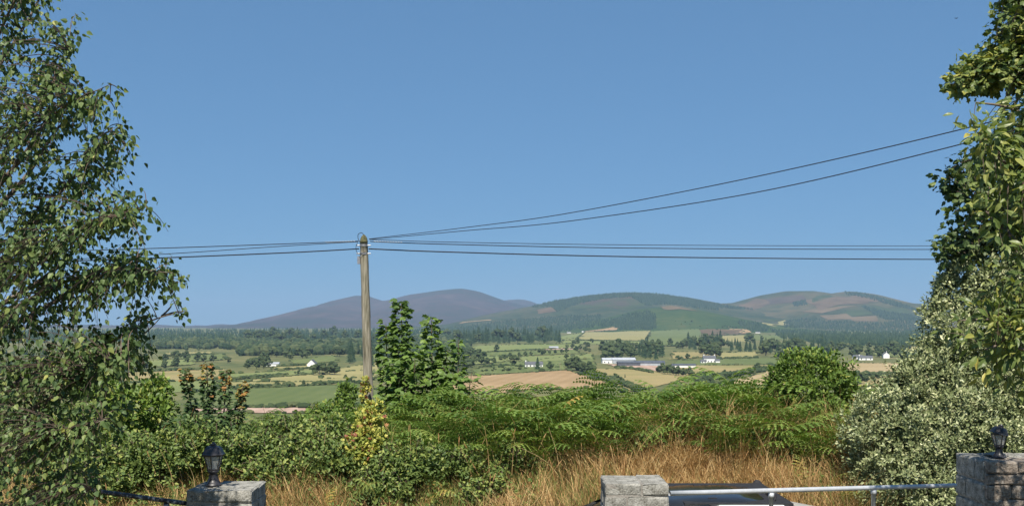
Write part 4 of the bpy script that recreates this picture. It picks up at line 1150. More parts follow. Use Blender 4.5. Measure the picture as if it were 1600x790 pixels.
M_haw = mat_leaf('hawthorn_leaf', [(0, (0.0547, 0.0979, 0.0234)), (0.4, (0.1092, 0.1794, 0.0364)), (0.75, (0.182, 0.269, 0.052)), (0.93, (0.2731, 0.2772, 0.065)), (1, (0.364, 0.1957, 0.065))], rough=.5, transl=.25, spec=.3)
M_bramble = mat_leaf('bramble_leaf', [(0, (0.0558, 0.1001, 0.029)), (0.4, (0.1097, 0.1637, 0.0435)), (0.75, (0.1893, 0.2456, 0.0653)), (0.93, (0.319, 0.3456, 0.0943)), (1, (0.5184, 0.3638, 0.1015))], rough=.5, transl=.22, spec=.3)
M_fern = mat_leaf('bracken_frond', [(0, (0.0746, 0.1375, 0.0324)), (0.4, (0.1317, 0.2201, 0.0486)), (0.75, (0.2085, 0.2948, 0.068)), (0.92, (0.329, 0.3539, 0.0892)), (1, (0.5703, 0.3735, 0.1134))], rough=.55, transl=.28, spec=.25)
M_dgrass = mat_leaf('dry_grass', [(0, (0.224, 0.1134, 0.05)), (0.25, (0.4032, 0.2322, 0.1)), (0.6, (0.5488, 0.3834, 0.175)), (0.88, (0.6944, 0.54, 0.28)), (0.93, (0.224, 0.2592, 0.075)), (1, (0.112, 0.1836, 0.045))], rough=.6, transl=.25, tint=(1, .97, .8), spec=.2)

def leafy_bush(name, label, cat, blobs, n, per, size, mat, seed, tmpl=LEAF_OVATE, group=None, up=.35, tilt=.5, single=0, key=None, reach=.14, shell=(.78, 1.08), rnd_shift=0.0, canes=0):
    g = np.random.default_rng(seed)
    b0 = blobs[0]
    bz = float(bank_z(b0[0], b0[1]))
    base = np.array([b0[0], b0[1], bz])
    e = empty(name, base, label, cat, group)
    mb = MB()
    for b in blobs:
        for k in range(3):
            tip = np.array(b[:3]) + g.normal(size=3) * np.array(b[3:6]) * .35
            c_ = curve([base + g.normal(size=3) * [.08, .08, 0] - [0, 0, .1], (base + tip) / 2 + g.normal(size=3) * .08, tip], 4)
            mb.tube(c_, np.linspace(.014, .004, len(c_)), 4)
    mb.build('stems', M_bark, e)['kind'] = 'stuff'
    p, nr = blob_points(blobs, n, g, .15, face=(0, -1, .4), shell=shell)
    pos, d, A = sprays(p, nr, g, per, reach, size, up)
    tone = np.repeat(g.uniform(.6, 1.3, len(p)), per)
    if canes:
        cm = MB(); cp, cd = [], []
        for k in range(canes):
            b = np.array(blobs[int(g.integers(0, len(blobs)))])
            dv = norm(np.array([g.normal(), -abs(g.normal()) * .7, abs(g.normal()) * .9 + .15]))
            a_ = b[:3] + dv * b[3:6] * .5
            e_ = b[:3] + dv * (b[3:6] * g.uniform(1.25, 1.75)) + [0, 0, -.08]
            c_ = curve([a_, (a_ + e_) / 2 + [0, 0, g.uniform(.05, .2)], e_], 5)
            cm.tube(c_, np.linspace(.005, .002, len(c_)), 3)
            q_ = g.uniform(.25, 1, 14)
            S_ = np.linspace(0, 1, len(c_))
            cp.append(np.stack([np.interp(q_, S_, c_[:, i]) for i in range(3)], 1) + g.normal(size=(14, 3)) * .03)
            cd.append(norm(g.normal(size=(14, 3)) + [0, -.3, .1]))
        st_ = cm.build('canes', M_twig, e); st_['kind'] = 'stuff'
        pos = np.concatenate([pos] + cp); d = np.concatenate([d] + cd); A = np.concatenate([A, np.tile([0, -.3, .9], (canes * 14, 1))])
        tone = np.concatenate([tone, np.repeat(g.uniform(.9, 1.5, canes), 14)])
    m = len(pos)
    X, Y, Z = leaf_axes(d, A * .6 + np.array([0, -.2, .6]), g, tilt)
    sz = size * g.uniform(.7, 1.3, m)
    rnd = np.clip(g.beta(2.2, 2.4, m) * tone + rnd_shift, 0, .97 if 'ivy' in name else .88)
    fm = MB()
    if single:
        score = (-pos[:, 1]) + sz * 3 + g.uniform(0, .3, m)
        split_leaves(e, fm, tmpl, mat, key, pos, X, Y, Z, sz, rnd, score, single)
    else:
        fm.inst(tmpl[0], tmpl[1], pos, X, Y, Z, sz, rnd)
    f = fm.build('foliage', mat, e); f['kind'] = 'stuff'
    return e

def px_blob(x, y, Y, rx, rz, depth=.8):
    q = P(x, y, Y); s = Y / F
    return (q[0], q[1], q[2], rx * s, rx * s * depth, rz * s)

leafy_bush('hawthorn_bush', 'bright green rounded hawthorn bush rising above the bracken on the right', 'bush',
           [px_blob(1270, 640, 15.2, 72, 82), px_blob(1225, 665, 15.0, 42, 60), px_blob(1320, 660, 15.1, 42, 58), px_blob(1262, 584, 15.3, 50, 38), px_blob(1300, 610, 15.2, 42, 40), px_blob(1235, 610, 15.2, 36, 40), px_blob(1275, 690, 14.8, 74, 50), px_blob(1215, 690, 14.6, 44, 40), px_blob(1325, 690, 14.7, 44, 44)],
           2900, 9, .052, M_haw, 51, reach=.16)
# dark hedge showing behind the bracken on the right and behind the pole
leafy_bush('hedge_bush', 'grey green bush half hidden behind bracken left of the hawthorn', 'bush', [px_blob(1130, 640, 16.6, 60, 36), px_blob(1085, 628, 16.8, 40, 26), px_blob(1175, 632, 16.8, 40, 30)], 500, 8, .055, M_haw, 52)
leafy_bush('hedge_bush', 'low green bush between the hawthorn and the pale shrub', 'bush', [px_blob(1375, 640, 16.0, 50, 40), px_blob(1400, 625, 16.2, 40, 26), px_blob(1345, 660, 15.6, 40, 45)], 500, 8, .055, M_haw, 53)
leafy_bush('hedge_bush', 'green bush hugging the left side of the utility pole', 'bush', [px_blob(530, 655, 17.0, 40, 30), px_blob(541, 625, 17.2, 18, 28), px_blob(505, 660, 16.6, 40, 28)], 520, 8, .06, M_haw, 54)

def stem_tree(name, label, cat, stems, mat, leaf, tmpl, key, single, n_per_m, seed, top_shift=None, group=None, spread=.22, tip=.35):
    """young trees of upright stems with whorls of big leaves; stems: (base xyz, top xyz, radius of foliage)"""
    g = np.random.default_rng(seed)
    base = np.array(stems[0][0])
    e = empty(name, base, label, cat, group)
    pos, dirs, rn, up = [], [], [], []
    for b, t, rad in stems:
        b, t = np.array(b), np.array(t)
        L = np.linalg.norm(t - b)
        c = curve([b, b + (t - b) * .5 + g.normal(size=3) * [.06, .06, 0], t], 6)
        mb = MB(); mb.tube(c, np.linspace(.022, .005, len(c)), 6)
        st = mb.build('stem', M_twig, e, smooth=True)
        m = int(n_per_m * L)
        q = g.uniform(0.0, 1.0, m) ** .8
        S = np.linspace(0, 1, len(c))
        A = np.stack([np.interp(q, S, c[:, k]) for k in range(3)], 1)
        a = g.uniform(0, 6.283, m)
        R_ = rad * (1 - (1 - tip) * q ** 2) * (.35 + .65 * np.sqrt(g.uniform(0, 1, m)))
        o = np.stack([np.cos(a), np.sin(a), np.zeros(m)], 1)
        pos.append(A + o * R_[:, None] + np.array([0, 0, 1]) * (g.uniform(-.05, .12, m) * rad / .2)[:, None])
        dirs.append(norm(o + np.array([0, 0, -.25]) + g.normal(size=(m, 3)) * .3))
        sh = g.beta(2, 2.6, m) * .8
        if top_shift is not None and rad > .2:
            sh = np.minimum(sh, .84)
        elif top_shift is not None:
            sh = np.where((q > top_shift + g.uniform(-.1, .1, m)) & (g.random(m) < .6), g.uniform(.86, 1.0, m), np.minimum(sh, .8))
        rn.append(sh)
        up.append(norm(o * .5 + np.array([0, -.1, .8])))
    pos, dirs, rn, up = map(np.concatenate, (pos, dirs, rn, up))
    X, Y, Z = leaf_axes(dirs, up, g, .35)
    size = leaf * g.uniform(.65, 1.3, len(pos))
    sx, sy = screen(pos)
    score = -pos[:, 1] + size * 5 + g.uniform(0, .3, len(pos))
    fm = MB()
    split_leaves(e, fm, tmpl, mat, key, pos, X, Y, Z, size, rn, score, single)
    f = fm.build('foliage', mat, e); f['kind'] = 'stuff'
    return e

M_syc2 = mat_leaf('young_sycamore_leaf', [(0, (0.0592, 0.1098, 0.0264)), (0.4, (0.1144, 0.186, 0.0396)), (0.7, (0.1874, 0.2746, 0.0554)), (0.92, (0.3355, 0.4429, 0.0792)), (1, (0.4737, 0.5668, 0.0924))], rough=.5, transl=.28, spec=.35)
Ys = 16.4
def st(x0, x1, y1, rad, Y=Ys, y0=None):
    t = P(x1, y1, Y); b = P(x0, 700, Y); b[2] = float(bank_z(b[0], Y)) - .05
    return (b, t, rad)
stem_tree('sycamore_sapling', 'bushy young sycamore standing right beside the utility pole', 'tree',
          [st(640, 627, 474, .17), st(610, 603, 506, .15), st(668, 674, 498, .17), st(690, 700, 545, .2), st(640, 640, 545, .3), st(650, 648, 560, .45, 16.1), st(625, 622, 575, .36, 16.0), st(700, 708, 590, .32, 16.1), st(635, 640, 620, .40, 15.8), st(675, 690, 610, .36, 15.7)],
          M_syc2, .12, LEAF_PALM, 'syc2', 300, 190, 61, spread=.3, tip=.42)
stem_tree('sycamore_sapling', 'single thin sapling shoot right of the bushy sycamore', 'tree', [st(735, 737, 582, .16, 15.6), st(728, 716, 530, .10, 16.2)], M_syc2, .11, LEAF_PALM, 'syc2', 40, 75, 62, tip=.6)
M_maple = mat_leaf('orange_tipped_leaf', [(0, (.03, .06, .022)), (.4, (.055, .10, .032)), (.78, (.11, .16, .05)), (.87, (.24, .23, .055)), (.93, (.30, .20, .055)), (1, (.32, .155, .05))], rough=.5, transl=.25, tint=(1.1, 1.05, .6), spec=.3)
Ym = 14.4
stem_tree('maple_sapling', 'dark green maple saplings with orange red tips behind the left lantern', 'tree',
          [st(294, 288, 577, .055, Ym), st(325, 323, 569, .065, Ym), st(352, 355, 577, .05, Ym), st(372, 380, 600, .05, Ym), st(305, 308, 652, .22, 14.1), st(340, 338, 650, .24, 14.1), st(365, 360, 658, .24, 14.0), st(285, 280, 656, .24, 14.0)],
          M_maple, .078, LEAF_PALM, 'maple', 200, 260, 63, top_shift=.80, tip=.8)
# elder like bush in the birch's shade
leafy_bush('elder_bush', 'light green bush between the birch and the orange tipped maples', 'bush', [px_blob(225, 640, 14.6, 50, 38), px_blob(180, 655, 14.4, 50, 42), px_blob(245, 612, 14.8, 26, 26), px_blob(150, 620, 14.9, 40, 40)], 620, 8, .07, M_haw, 64, rnd_shift=.12)

# bracken -------------------------------------------------------------
def frond_mesh(seed, tone=0.0):
    g = np.random.default_rng(seed)
    mb = MB()
    stem, blade = .42, .62
    n = 22
    pts = []
    x = z = 0.0
    lean = g.uniform(.08, .2)
    for i in range(n + 1):
        t = i / n
        a = math.radians(90) - lean - (2.15 + g.uniform(0, .35)) * max(0, t - .28) ** 1.15
        pts.append((x, 0, z))
        x += math.cos(a) * (stem + blade) / n; z += math.sin(a) * (stem + blade) / n
    pts = np.array(pts)
    mb.tube(pts, np.linspace(.006, .0018, n + 1), 3, .85)
    K = 10
    for k in range(K):
        t = .36 + .63 * k / (K - 1)
        S = np.linspace(0, 1, n + 1)
        p = np.array([np.interp(t, S, pts[:, q]) for q in range(3)])
        tg = norm(np.array([np.interp(t, S, np.gradient(pts[:, q])) for q in range(3)]))
        u = k / (K - 1)
        Lp = .33 * (1 - u) ** .75 * (.75 if k == 0 else 1) + .03
        for s in (-1, 1):
            side = norm(np.array([0, s, 0]) + tg * (.35 + .35 * u))
            nrm_ = norm(np.cross(side, tg)) * (-s)
            if nrm_[2] < 0: nrm_ = -nrm_
            m = 7 if u < .6 else 4
            rr = g.uniform(-.08, .08)
            for j in range(m):
                a0, a1 = j / m, (j + .95) / m
                w = .033 * (1 - a0) ** .6 * (1 - .4 * u) + .005
                def at(a): return p + side * (a * Lp) - np.array([0, 0, 1]) * (a * a * Lp * (.35 + rr))
                q0, q1 = at(a0), at(a1)
                ac = at((a0 + a1) / 2 + .35 / m)
                A_ = ac + tg * w + nrm_ * .004; B_ = ac - tg * w + nrm_ * .004
                mb.add([q0, A_, q1, B_], [(0, 1, 2), (0, 2, 3)], float(np.clip(.4 + tone + .2 * (1 - u) + g.uniform(-.12, .12), 0, .9)))
    return mb.mesh('frond', M_fern)
FR = [frond_mesh(300 + i, (-.32, .0, .2, -.15, .12, -.35, .05, .28, -.08, .2)[i]) for i in range(10)]
# a few browned fronds
FRV = [np.array([v.co[:] for v in m.vertices]) for m in FR]
FRF = [[tuple(p.vertices) for p in m.polygons] for m in FR]
FRR = [np.array([d.value for d in m.attributes['rnd'].data]) for m in FR]

def bracken():
    g = np.random.default_rng(71)
    tops = ([100, 200, 260, 385, 420, 480, 540, 600, 720, 760, 900, 1000, 1120, 1180, 1340, 1400, 1520], [640, 640, 650, 660, 650, 648, 645, 640, 616, 610, 610, 604, 606, 604, 650, 690, 630])
    lows = ([100, 380, 560, 640, 720, 900, 1000, 1100, 1200, 1340], [725, 725, 705, 690, 668, 664, 655, 655, 668, 690])
    place = []
    tries = 0
    while len(place) < 150 and tries < 4000:
        tries += 1
        x = g.uniform(110, 1350); Y = g.uniform(13.6, 15.9)
        if 560 < x < 600 and Y > 14.6: continue
        X = (x - 800) / F * Y
        zb = float(bank_z(X, Y))
        yb = HOR + F * (EYE - zb) / Y
        ytop = np.interp(x, *tops) - 4 + 20 * float(vnoise(X, Y * .4, 1.1, 88))
        # the height that brings this plant to the bracken's top line, less lower down the bank
        h = EYE - (ytop + (15.6 - Y) * 26 - HOR) / F * Y - zb
        if h < .35 or h > 1.15: continue
        if HOR + F * (EYE - zb - h) / Y > np.interp(x, *lows): continue
        if any((X - q[0]) ** 2 + ((Y - q[1]) * 1.2) ** 2 < .16 for q in place): continue
        place.append((X, Y, zb, h))
    place.sort(key=lambda q: q[0])
    def word(X, Y):
        px = 800 + F * X / Y
        if px < 400: return 'in the green tangle around the maple saplings'
        if px < 600: return 'left of the utility pole'
        if px < 760: return 'at the foot of the bushy young sycamore'
        if px < 960: return 'in the middle of the bracken bank'
        if px < 1180: return 'behind the middle gate pillar'
        return 'below the hawthorn bush'
    seen = {}
    for X, Y, zb, h in place:
        front = 'front' if Y < 14.2 else ('top' if Y > 15 else 'middle')
        lab_ = '%s row bracken plant %s' % (front, word(X, Y))
        seen[lab_] = seen.get(lab_, 0) + 1
        lab_ += ', %s from left' % ORD[seen[lab_] - 1]
        e = empty('bracken_plant', (X, Y, zb - .03), lab_, 'fern', 'bracken plants on the bank')
        k = int(g.integers(5, 9))
        a0 = g.uniform(0, 6.28)
        for i in range(k):
            o = bpy.data.objects.new('frond', FR[int(g.integers(0, 10))])
            C.objects.link(o); o.parent = e
            s = h / .70 * g.uniform(.75, 1.15)
            o.scale = (s * g.uniform(.9, 1.2), s * g.uniform(.95, 1.25), s)
            ang = -1.571 + (i - (k - 1) / 2) * 3.6 / k + g.uniform(-.35, .35)
            o.rotation_euler = (g.uniform(-.15, .15), g.uniform(-.1, .35), ang)
            o.location = (g.uniform(-.12, .12), g.uniform(-.12, .12), 0)
    # the mass of fronds between them
    mb = MB()
    cnt = 0
    for _try in range(14000):
        if cnt >= 1000: break
        x = g.uniform(90, 1380) if cnt < 700 else (g.uniform(-450, 90) if cnt % 2 else g.uniform(1500, 2000)); Y = g.uniform(13.8, 16.6)
        X = (x - 800) / F * Y; zb = float(bank_z(X, Y))
        ytop = np.interp(x, *tops)
        h = min(1.05, EYE - (ytop + 4 + abs(15.6 - Y) * 26 - HOR) / F * Y - zb)
        if h < .25 or cnt < 700 and HOR + F * (EYE - zb - h) / Y > np.interp(x, *lows): continue
        cnt += 1
        k = int(g.integers(0, 10)); s = h / .70 * g.uniform(.7, 1.1)
        R3 = np.array(Euler((g.uniform(-.25, .25), g.uniform(-.2, .3), -1.571 + g.normal() * 1.0)).to_matrix())
        mb.add((FRV[k] * s * [1, 1.1, 1]) @ R3.T + [X, Y, zb], FRF[k], np.clip(FRR[k] + g.uniform(-.25, .15) + (.55 if g.random() < .03 else 0), 0, 1))
    tag(mb.build('bracken', M_fern), 'mass of green bracken fronds covering the roadside bank', 'bracken', kind='stuff')
bracken()

# brambles --------------------------------------------------------------
BR = [('bramble thicket directly right of the left gate pillar', [(425, 735, 13.1, 42, 32), (470, 715, 13.3, 40, 30)], 560),
      ('bramble thicket above the left gate pillar at the left lantern', [(400, 690, 13.6, 50, 34), (430, 668, 14.0, 40, 26), (370, 700, 13.3, 40, 35)], 650),
      ('bramble thicket in the middle below the utility pole', [(520, 712, 13.2, 50, 34), (490, 690, 13.5, 42, 30)], 650),
      ('wide bramble thicket to the left of the ivy clad pole foot', [(470, 668, 14.3, 50, 28), (520, 672, 14.2, 40, 30)], 550),
      ('dark bramble thicket at the bottom below the sycamore', [(590, 752, 13.0, 38, 26), (630, 770, 13.0, 22, 18), (550, 768, 13.0, 26, 22)], 440),
      ('bramble thicket under the bracken below the sycamore', [(650, 715, 13.3, 55, 32), (610, 725, 13.2, 45, 28)], 650),
      ('bramble clump half in dry grass left of the middle pillar', [(770, 755, 12.9, 20, 18), (800, 708, 13.6, 28, 16)], 170),
      ('small bramble clump in the dry grass far left of the middle pillar', [(725, 720, 13.3, 30, 24), (740, 765, 12.8, 20, 16)], 230),
      ('tangled bramble under the maple saplings by the left lantern', [(270, 700, 13.4, 55, 40), (220, 715, 13.2, 50, 38), (310, 680, 13.7, 40, 36)], 900),
      ('bramble tangle behind the birch twigs at the lower left', [(150, 700, 13.4, 60, 45), (110, 740, 13.0, 55, 40), (180, 750, 12.9, 40, 26)], 800),
      ('bramble clump right behind the middle gate pillar', [(1000, 690, 13.7, 22, 16), (1030, 684, 13.8, 18, 14)], 130),
      ('bramble sprays at the foot of the hawthorn', [(1190, 690, 13.8, 36, 18), (1240, 695, 13.8, 36, 18), (1300, 705, 13.6, 36, 24)], 330)]
for i, (lab, bl, n) in enumerate(BR):
    leafy_bush('bramble_thicket', lab, 'bramble', [px_blob(x, y + 8, Y, rx * .9, rz * .78, .9) for x, y, Y, rx, rz in bl], int(n * .72), 7, .055, M_bramble, 80 + i, group='bramble thickets on the bank', reach=.2, tilt=.6, shell=(.45, 1.25), canes=34)

# ivy on the pole foot
M_ivy = mat_leaf('ivy_leaf', [(0, (.08, .13, .03)), (.3, (.20, .25, .055)), (.6, (.40, .40, .08)), (.84, (.52, .47, .11)), (.92, (.30, .12, .06)), (1, (.20, .06, .04))], rough=.45, transl=.25, spec=.35)
leafy_bush('climbing_ivy', 'yellow green and red leaved creeper around the foot of the pole', 'ivy', [px_blob(578, 668, 13.5, 24, 30), px_blob(568, 692, 13.3, 28, 26), px_blob(586, 646, 13.7, 16, 20), px_blob(560, 706, 13.2, 24, 20)], 300, 6, .06, M_ivy, 99, tmpl=LEAF_PALM, single=60, key='ivy', rnd_shift=.08)
leafy_bush('climbing_ivy', 'small yellow sprig of creeper on the left side of the pole', 'ivy', [px_blob(570, 612, 17.6, 8, 22)], 40, 6, .06, M_ivy, 98, tmpl=LEAF_PALM, rnd_shift=.2)

# dry grass -------------------------------------------------------------
def grass():
    g = np.random.default_rng(91)
    mb = MB()
    # density along the picture: much on the right, little on the left
    xs = [-500, 60, 150, 330, 380, 480, 560, 640, 700, 820, 1000, 1340, 1460, 2000]
    dens = [.5, .5, .8, .9, .9, .7, .5, .65, .95, 1, 1, 1, .8, .5]
    K = 8600
    cx0 = g.uniform(-500, 1950, K); cY = g.uniform(12.15, 14.6, K)
    cX = (cx0 - 800) / F * cY
    keep = g.random(K) < np.interp(cx0, xs, dens) * np.interp(cY, [12.2, 13.9, 14.6], [.8, 1, .55])
    keep &= (vnoise(cX, cY, .8, 61) + .5) > g.uniform(0, .5, K)
    cX, cY, cx0 = cX[keep], cY[keep], cx0[keep]
    per = 20
    X = np.repeat(cX, per) + g.normal(size=len(cX) * per) * .045
    Y = np.repeat(cY, per) + g.normal(size=len(cX) * per) * .045
    x = np.repeat(cx0, per)
    n = len(X)
    z = bank_z(X, Y)
    ch = np.repeat(g.uniform(.32, .80, len(cX)) * np.clip(1.0 + 1.1 * vnoise(cX, cY, 1.3, 66), .5, 1.4), per)
    h = ch * g.uniform(.45, 1.1, n) * np.interp(x, [60, 600, 720, 900, 1400], [.8, .85, 1.05, 1.2, 1.2])
    ca = np.repeat(g.uniform(0, 6.283, len(cX)), per)
    a = g.uniform(0, 6.283, n)
    lean = g.uniform(.05, .75, n) * h
    ox, oy = np.cos(a) * lean + np.cos(ca) * h * .25, np.sin(a) * lean + np.sin(ca) * h * .25
    w = g.uniform(.0025, .0055, n)
    cx, cy = np.cos(a + 1.3), np.sin(a + 1.3)
    V = np.zeros((n, 7, 3))
    for k, (t, ww) in enumerate(((0, 1), (.45, .9), (.8, .6))):
        px_, py_ = X + ox * t * t, Y + oy * t * t
        zz = z - .03 + h * (t - .12 * t * t)
        V[:, 2 * k] = np.stack([px_ - cx * w * ww, py_ - cy * w * ww, zz], 1)
        V[:, 2 * k + 1] = np.stack([px_ + cx * w * ww, py_ + cy * w * ww, zz], 1)
    V[:, 6] = np.stack([X + ox * 1.2, Y + oy * 1.2, z + h * .86], 1)
    patch = vnoise(X, Y, .9, 63) + np.repeat(g.uniform(-.25, .25, len(cX)), per)
    green = (g.random(n) < np.clip(.22 - patch * .9 + np.interp(x, [600, 700, 900, 1000], [.2, .18, .1, 0]), 0, .7))
    rnd = np.where(green, g.uniform(.93, 1, n), np.clip(g.beta(2.2, 2.2, n) * .88 + patch * .25, 0, .88))
    o = mb.n
    mb.v.append(V.reshape(-1, 3)); mb.n += n * 7
    for i in range(n):
        b = i * 7
        mb.f += [(b, b + 1, b + 3, b + 2), (b + 2, b + 3, b + 5, b + 4), (b + 4, b + 5, b + 6)]
    mb.mi.extend([0] * (3 * n)); mb.r.append(np.repeat(rnd, 7))
    tag(mb.build('dry_grass', M_dgrass), 'tall straw coloured dry grass along the road edge', 'grass', kind='stuff')
    m3 = MB()
    for k_ in range(150):
        xx = g.uniform(120, 1340); yy = g.uniform(12.9, 14.6); X0 = (xx - 800) / F * yy
        z0 = float(bank_z(X0, yy)); L_ = g.uniform(.45, .95)
        tip = np.array([X0 + g.normal() * .3, yy - abs(g.normal()) * .2, z0 + L_])
        m3.tube(curve([(X0, yy, z0), (X0 * .6 + tip[0] * .4, yy, z0 + L_ * .6), tip], 3), np.linspace(.005, .002, 7), 4, g.uniform(.5, .85))
    tag(m3.build('dead_stalks', M_dgrass), 'pale dead stalks poking through the brambles and bracken', 'stalks', kind='stuff')
    m4 = MB()
    for k_ in range(150):
        xx = g.uniform(150, 1330); yy = g.uniform(12.4, 14.0); X0 = (xx - 800) / F * yy
        if vnoise(X0, yy, .8, 77) < -.02 + (xx > 950) * .16: continue
        z0 = float(bank_z(X0, yy)); k = int(g.integers(0, 10)); sc_ = g.uniform(.35, .75)
        R3 = np.array(Euler((g.uniform(-.4, .4), g.uniform(-.2, .5), g.uniform(0, 6.28))).to_matrix())
        m4.add((FRV[k] * sc_) @ R3.T + [X0, yy, z0], FRF[k], np.clip(FRR[k] + g.uniform(-.2, .3), 0, 1))
    nb = 170
    xx = g.uniform(150, 1330, nb * 3); yy = g.uniform(12.3, 14.0, nb * 3); X0 = (xx - 800) / F * yy
    ok = vnoise(X0, yy, .8, 77) > .0 + (xx > 950) * .14
    p0 = np.stack([X0, yy, bank_z(X0, yy) + g.uniform(.12, .5, nb * 3)], 1)[ok]
    pos, d, A = sprays(p0, norm(g.normal(size=p0.shape) + [0, -.5, .8]), g, 16, .22, .06)
    Xa, Ya, Za = leaf_axes(d, A, g, .5)
    m4.inst(LEAF_OVATE[0], LEAF_OVATE[1], pos + g.normal(size=pos.shape) * .04, Xa, Ya, Za, g.uniform(.03, .065, len(pos)), g.uniform(.2, .9, len(pos)))
    tag(m4.build('green_weeds', M_bramble), 'green weeds and stray ferns growing through the dry grass', 'weeds', kind='stuff')
    # feathery seed heads on taller stalks
    m2 = MB()
    k = 260
    i = g.integers(0, n, k)
    for j in i:
        if (x[j] < 640 and g.random() < .5) or Y[j] > 13.6: continue
        hh = g.uniform(.4, .75); p0 = np.array([X[j], Y[j], z[j]])
        tip = p0 + [g.uniform(-.3, .3), g.uniform(-.15, .15), hh]
        c = curve([p0, p0 * .4 + tip * .6 + [0, 0, .05], tip], 3)
        m2.tube(c, .0022, 3, .5)
        hp = tip + norm(tip - c[-3]) * np.linspace(-.02, .09, 4)[:, None]
        m2.tube(hp, [.002, .008, .007, .001], 4, g.uniform(.2, .55))
    tag(m2.build('grass_seed_heads', M_dgrass), 'brown seed heads standing above the dry grass', 'grass', kind='stuff')
grass()

# ------------------------------------------------------------------ utility pole and wires
import bmesh
M_metal = mat_noise('dull_steel', [(.3, (.20, .20, .21)), (.7, (.36, .36, .37))], scale=20, rough=.5, metallic=.7)
M_black = mat_noise('black_cable', [(.3, (.012, .012, .014)), (.7, (.03, .03, .033))], scale=10, rough=.55)
M_porc = mat_plain('white_grip', (.62, .64, .66), .4)
M_pole = mat_noise('weathered_larch', [(.32, (.06, .055, .038)), (.43, (.15, .138, .095)), (.52, (.25, .23, .175)), (.64, (.36, .325, .265))], scale=4, rough=.9, stretch=(6, 6, .35), bump=1.0, bump_dist=.02, bump_scale=9, scale2=11, amt2=.5)
M_moss = mat_noise('mossy_wood', [(.3, (.06, .065, .03)), (.7, (.15, .14, .07))], scale=12, rough=.95, bump=.6, bump_dist=.01)

PT, PB = P(568.5, 379, 18.0), P(577, 655, 18.0)
def pole():
    dv = (PB - PT) / (PT[2] - PB[2])
    bot = PT + dv * (PT[2] - (-.9))
    e = empty('utility_pole', bot, 'tall weathered wooden utility pole with pointed top left of centre', 'pole')
    mb = MB()
    s = np.linspace(0, 1, 26)[:, None]
    mb.tube(bot * (1 - s) + PT * s, np.linspace(.100, .072, 26) * (1 + .03 * np.sin(np.arange(26) * 1.7)), 14, cap=True)
    mb.build('shaft', M_pole, e, smooth=True)
    mb = MB()
    mb.lathe([(.0728, 0), (.0738, .02), (.060, .085), (.036, .125), (.010, .15)], 12, PT)
    mb.build('cap', M_moss, e, smooth=True)
    for dz in (-.05, -.20):
        mb = MB(); mb.lathe([(.074, -.018), (.078, -.018), (.078, .018), (.074, .018)], 14, PT + [0, 0, dz])
        mb.tube([PT + [-.13, -.02, dz], PT + [.13, -.02, dz]], .011, 6, cap=True)
        mb.build('strap', M_metal, e)
    # cables looping round the top and a crooked old vine stem below
    mb = MB(); mb.tube(curve([PT + [.03, -.09, .10], PT + [-.02, -.10, .17], PT + [-.09, -.06, .15], PT + [-.10, -.04, .08], PT + [-.06, -.08, .0]], 6), .006, 5)
    mb.build('jumper_cable', M_black, e)
    mb = MB(); mb.tube(curve([PT + [-.11, -.03, .0], PT + [-.135, -.05, -.08], PT + [-.12, -.07, -.17], PT + [-.06, -.10, -.22], PT + [.05, -.10, -.17]], 6), .005, 5)
    mb.build('jumper_cable', M_black, e)
    mb = MB(); mb.box(PT + [-.085, -.03, -.32], (.05, .07, .14)); mb.build('junction_box', M_metal, e)
pole()

def wire(pts, rad, label, n=14):
    """pts: (px, py, distance) read along the wire"""
    px = np.array([p[0] for p in pts], float)
    xs = np.linspace(px[0], px[-1], 40)
    ys = curve([(p[0], p[1], 0) for p in pts], 12)
    yy = np.interp(xs if px[-1] > px[0] else -xs, ys[:, 0] if px[-1] > px[0] else -ys[:, 0], ys[:, 1])
    iY = np.interp(xs if px[-1] > px[0] else -xs, px if px[-1] > px[0] else -px, [1 / p[2] for p in pts])
    Q = np.array([P(a, b, 1 / c) for a, b, c in zip(xs, yy, iY)])
    o = Q[0].copy()
    mb = MB(); mb.tube(Q - o, rad, 5)
    return tag(mb.build('overhead_wire', M_black, loc=o), label, 'wire', 'overhead wires on the pole')
w1 = wire([(577, 373, 18), (730, 355, 15.6), (900, 331, 13.4), (1200, 272, 10.8), (1515, 199, 9.0), (1760, 132, 8)], .0056, 'upper of the two wires rising right towards the cherry tree')
w2 = wire([(577, 374, 18), (730, 360, 15.6), (900, 344, 13.4), (1200, 297, 10.8), (1515, 222, 9.0), (1760, 155, 8)], .0056, 'lower of the two wires rising right towards the cherry tree')
w3 = wire([(578, 374, 17.9), (700, 378, 18.5), (1000, 382.5, 20), (1480, 384, 23), (1900, 381, 26)], .0062, 'thin topmost level wire running right from the pole')
w4 = wire([(578, 377, 17.95), (700, 381.5, 18.5), (1000, 387.5, 20), (1480, 389.5, 23), (1900, 387, 26)], .0085, 'middle level wire running right from the pole')
w5 = wire([(576, 388.5, 18.1), (700, 393.5, 18.5), (1000, 401, 20), (1480, 405, 23), (1900, 402, 26)], .0115, 'thick lowest level wire running right from the pole')
w6 = wire([(560, 376.5, 18), (440, 381, 17.5), (235, 388, 16.5), (-100, 397, 15), (-500, 400, 13)], .0075, 'upper wire running left from the pole into the birch')
w7 = wire([(560, 377.5, 17.9), (440, 384.5, 17.2), (235, 398, 16), (-100, 415, 14), (-500, 425, 12)], .006, 'thin wire sagging left from the pole below the upper one')
w8 = wire([(561, 388.5, 18.1), (440, 395, 17.5), (160, 406, 16.3), (-100, 412, 15), (-500, 416, 13)], .0105, 'thick lowest wire running left from the pole into the birch')
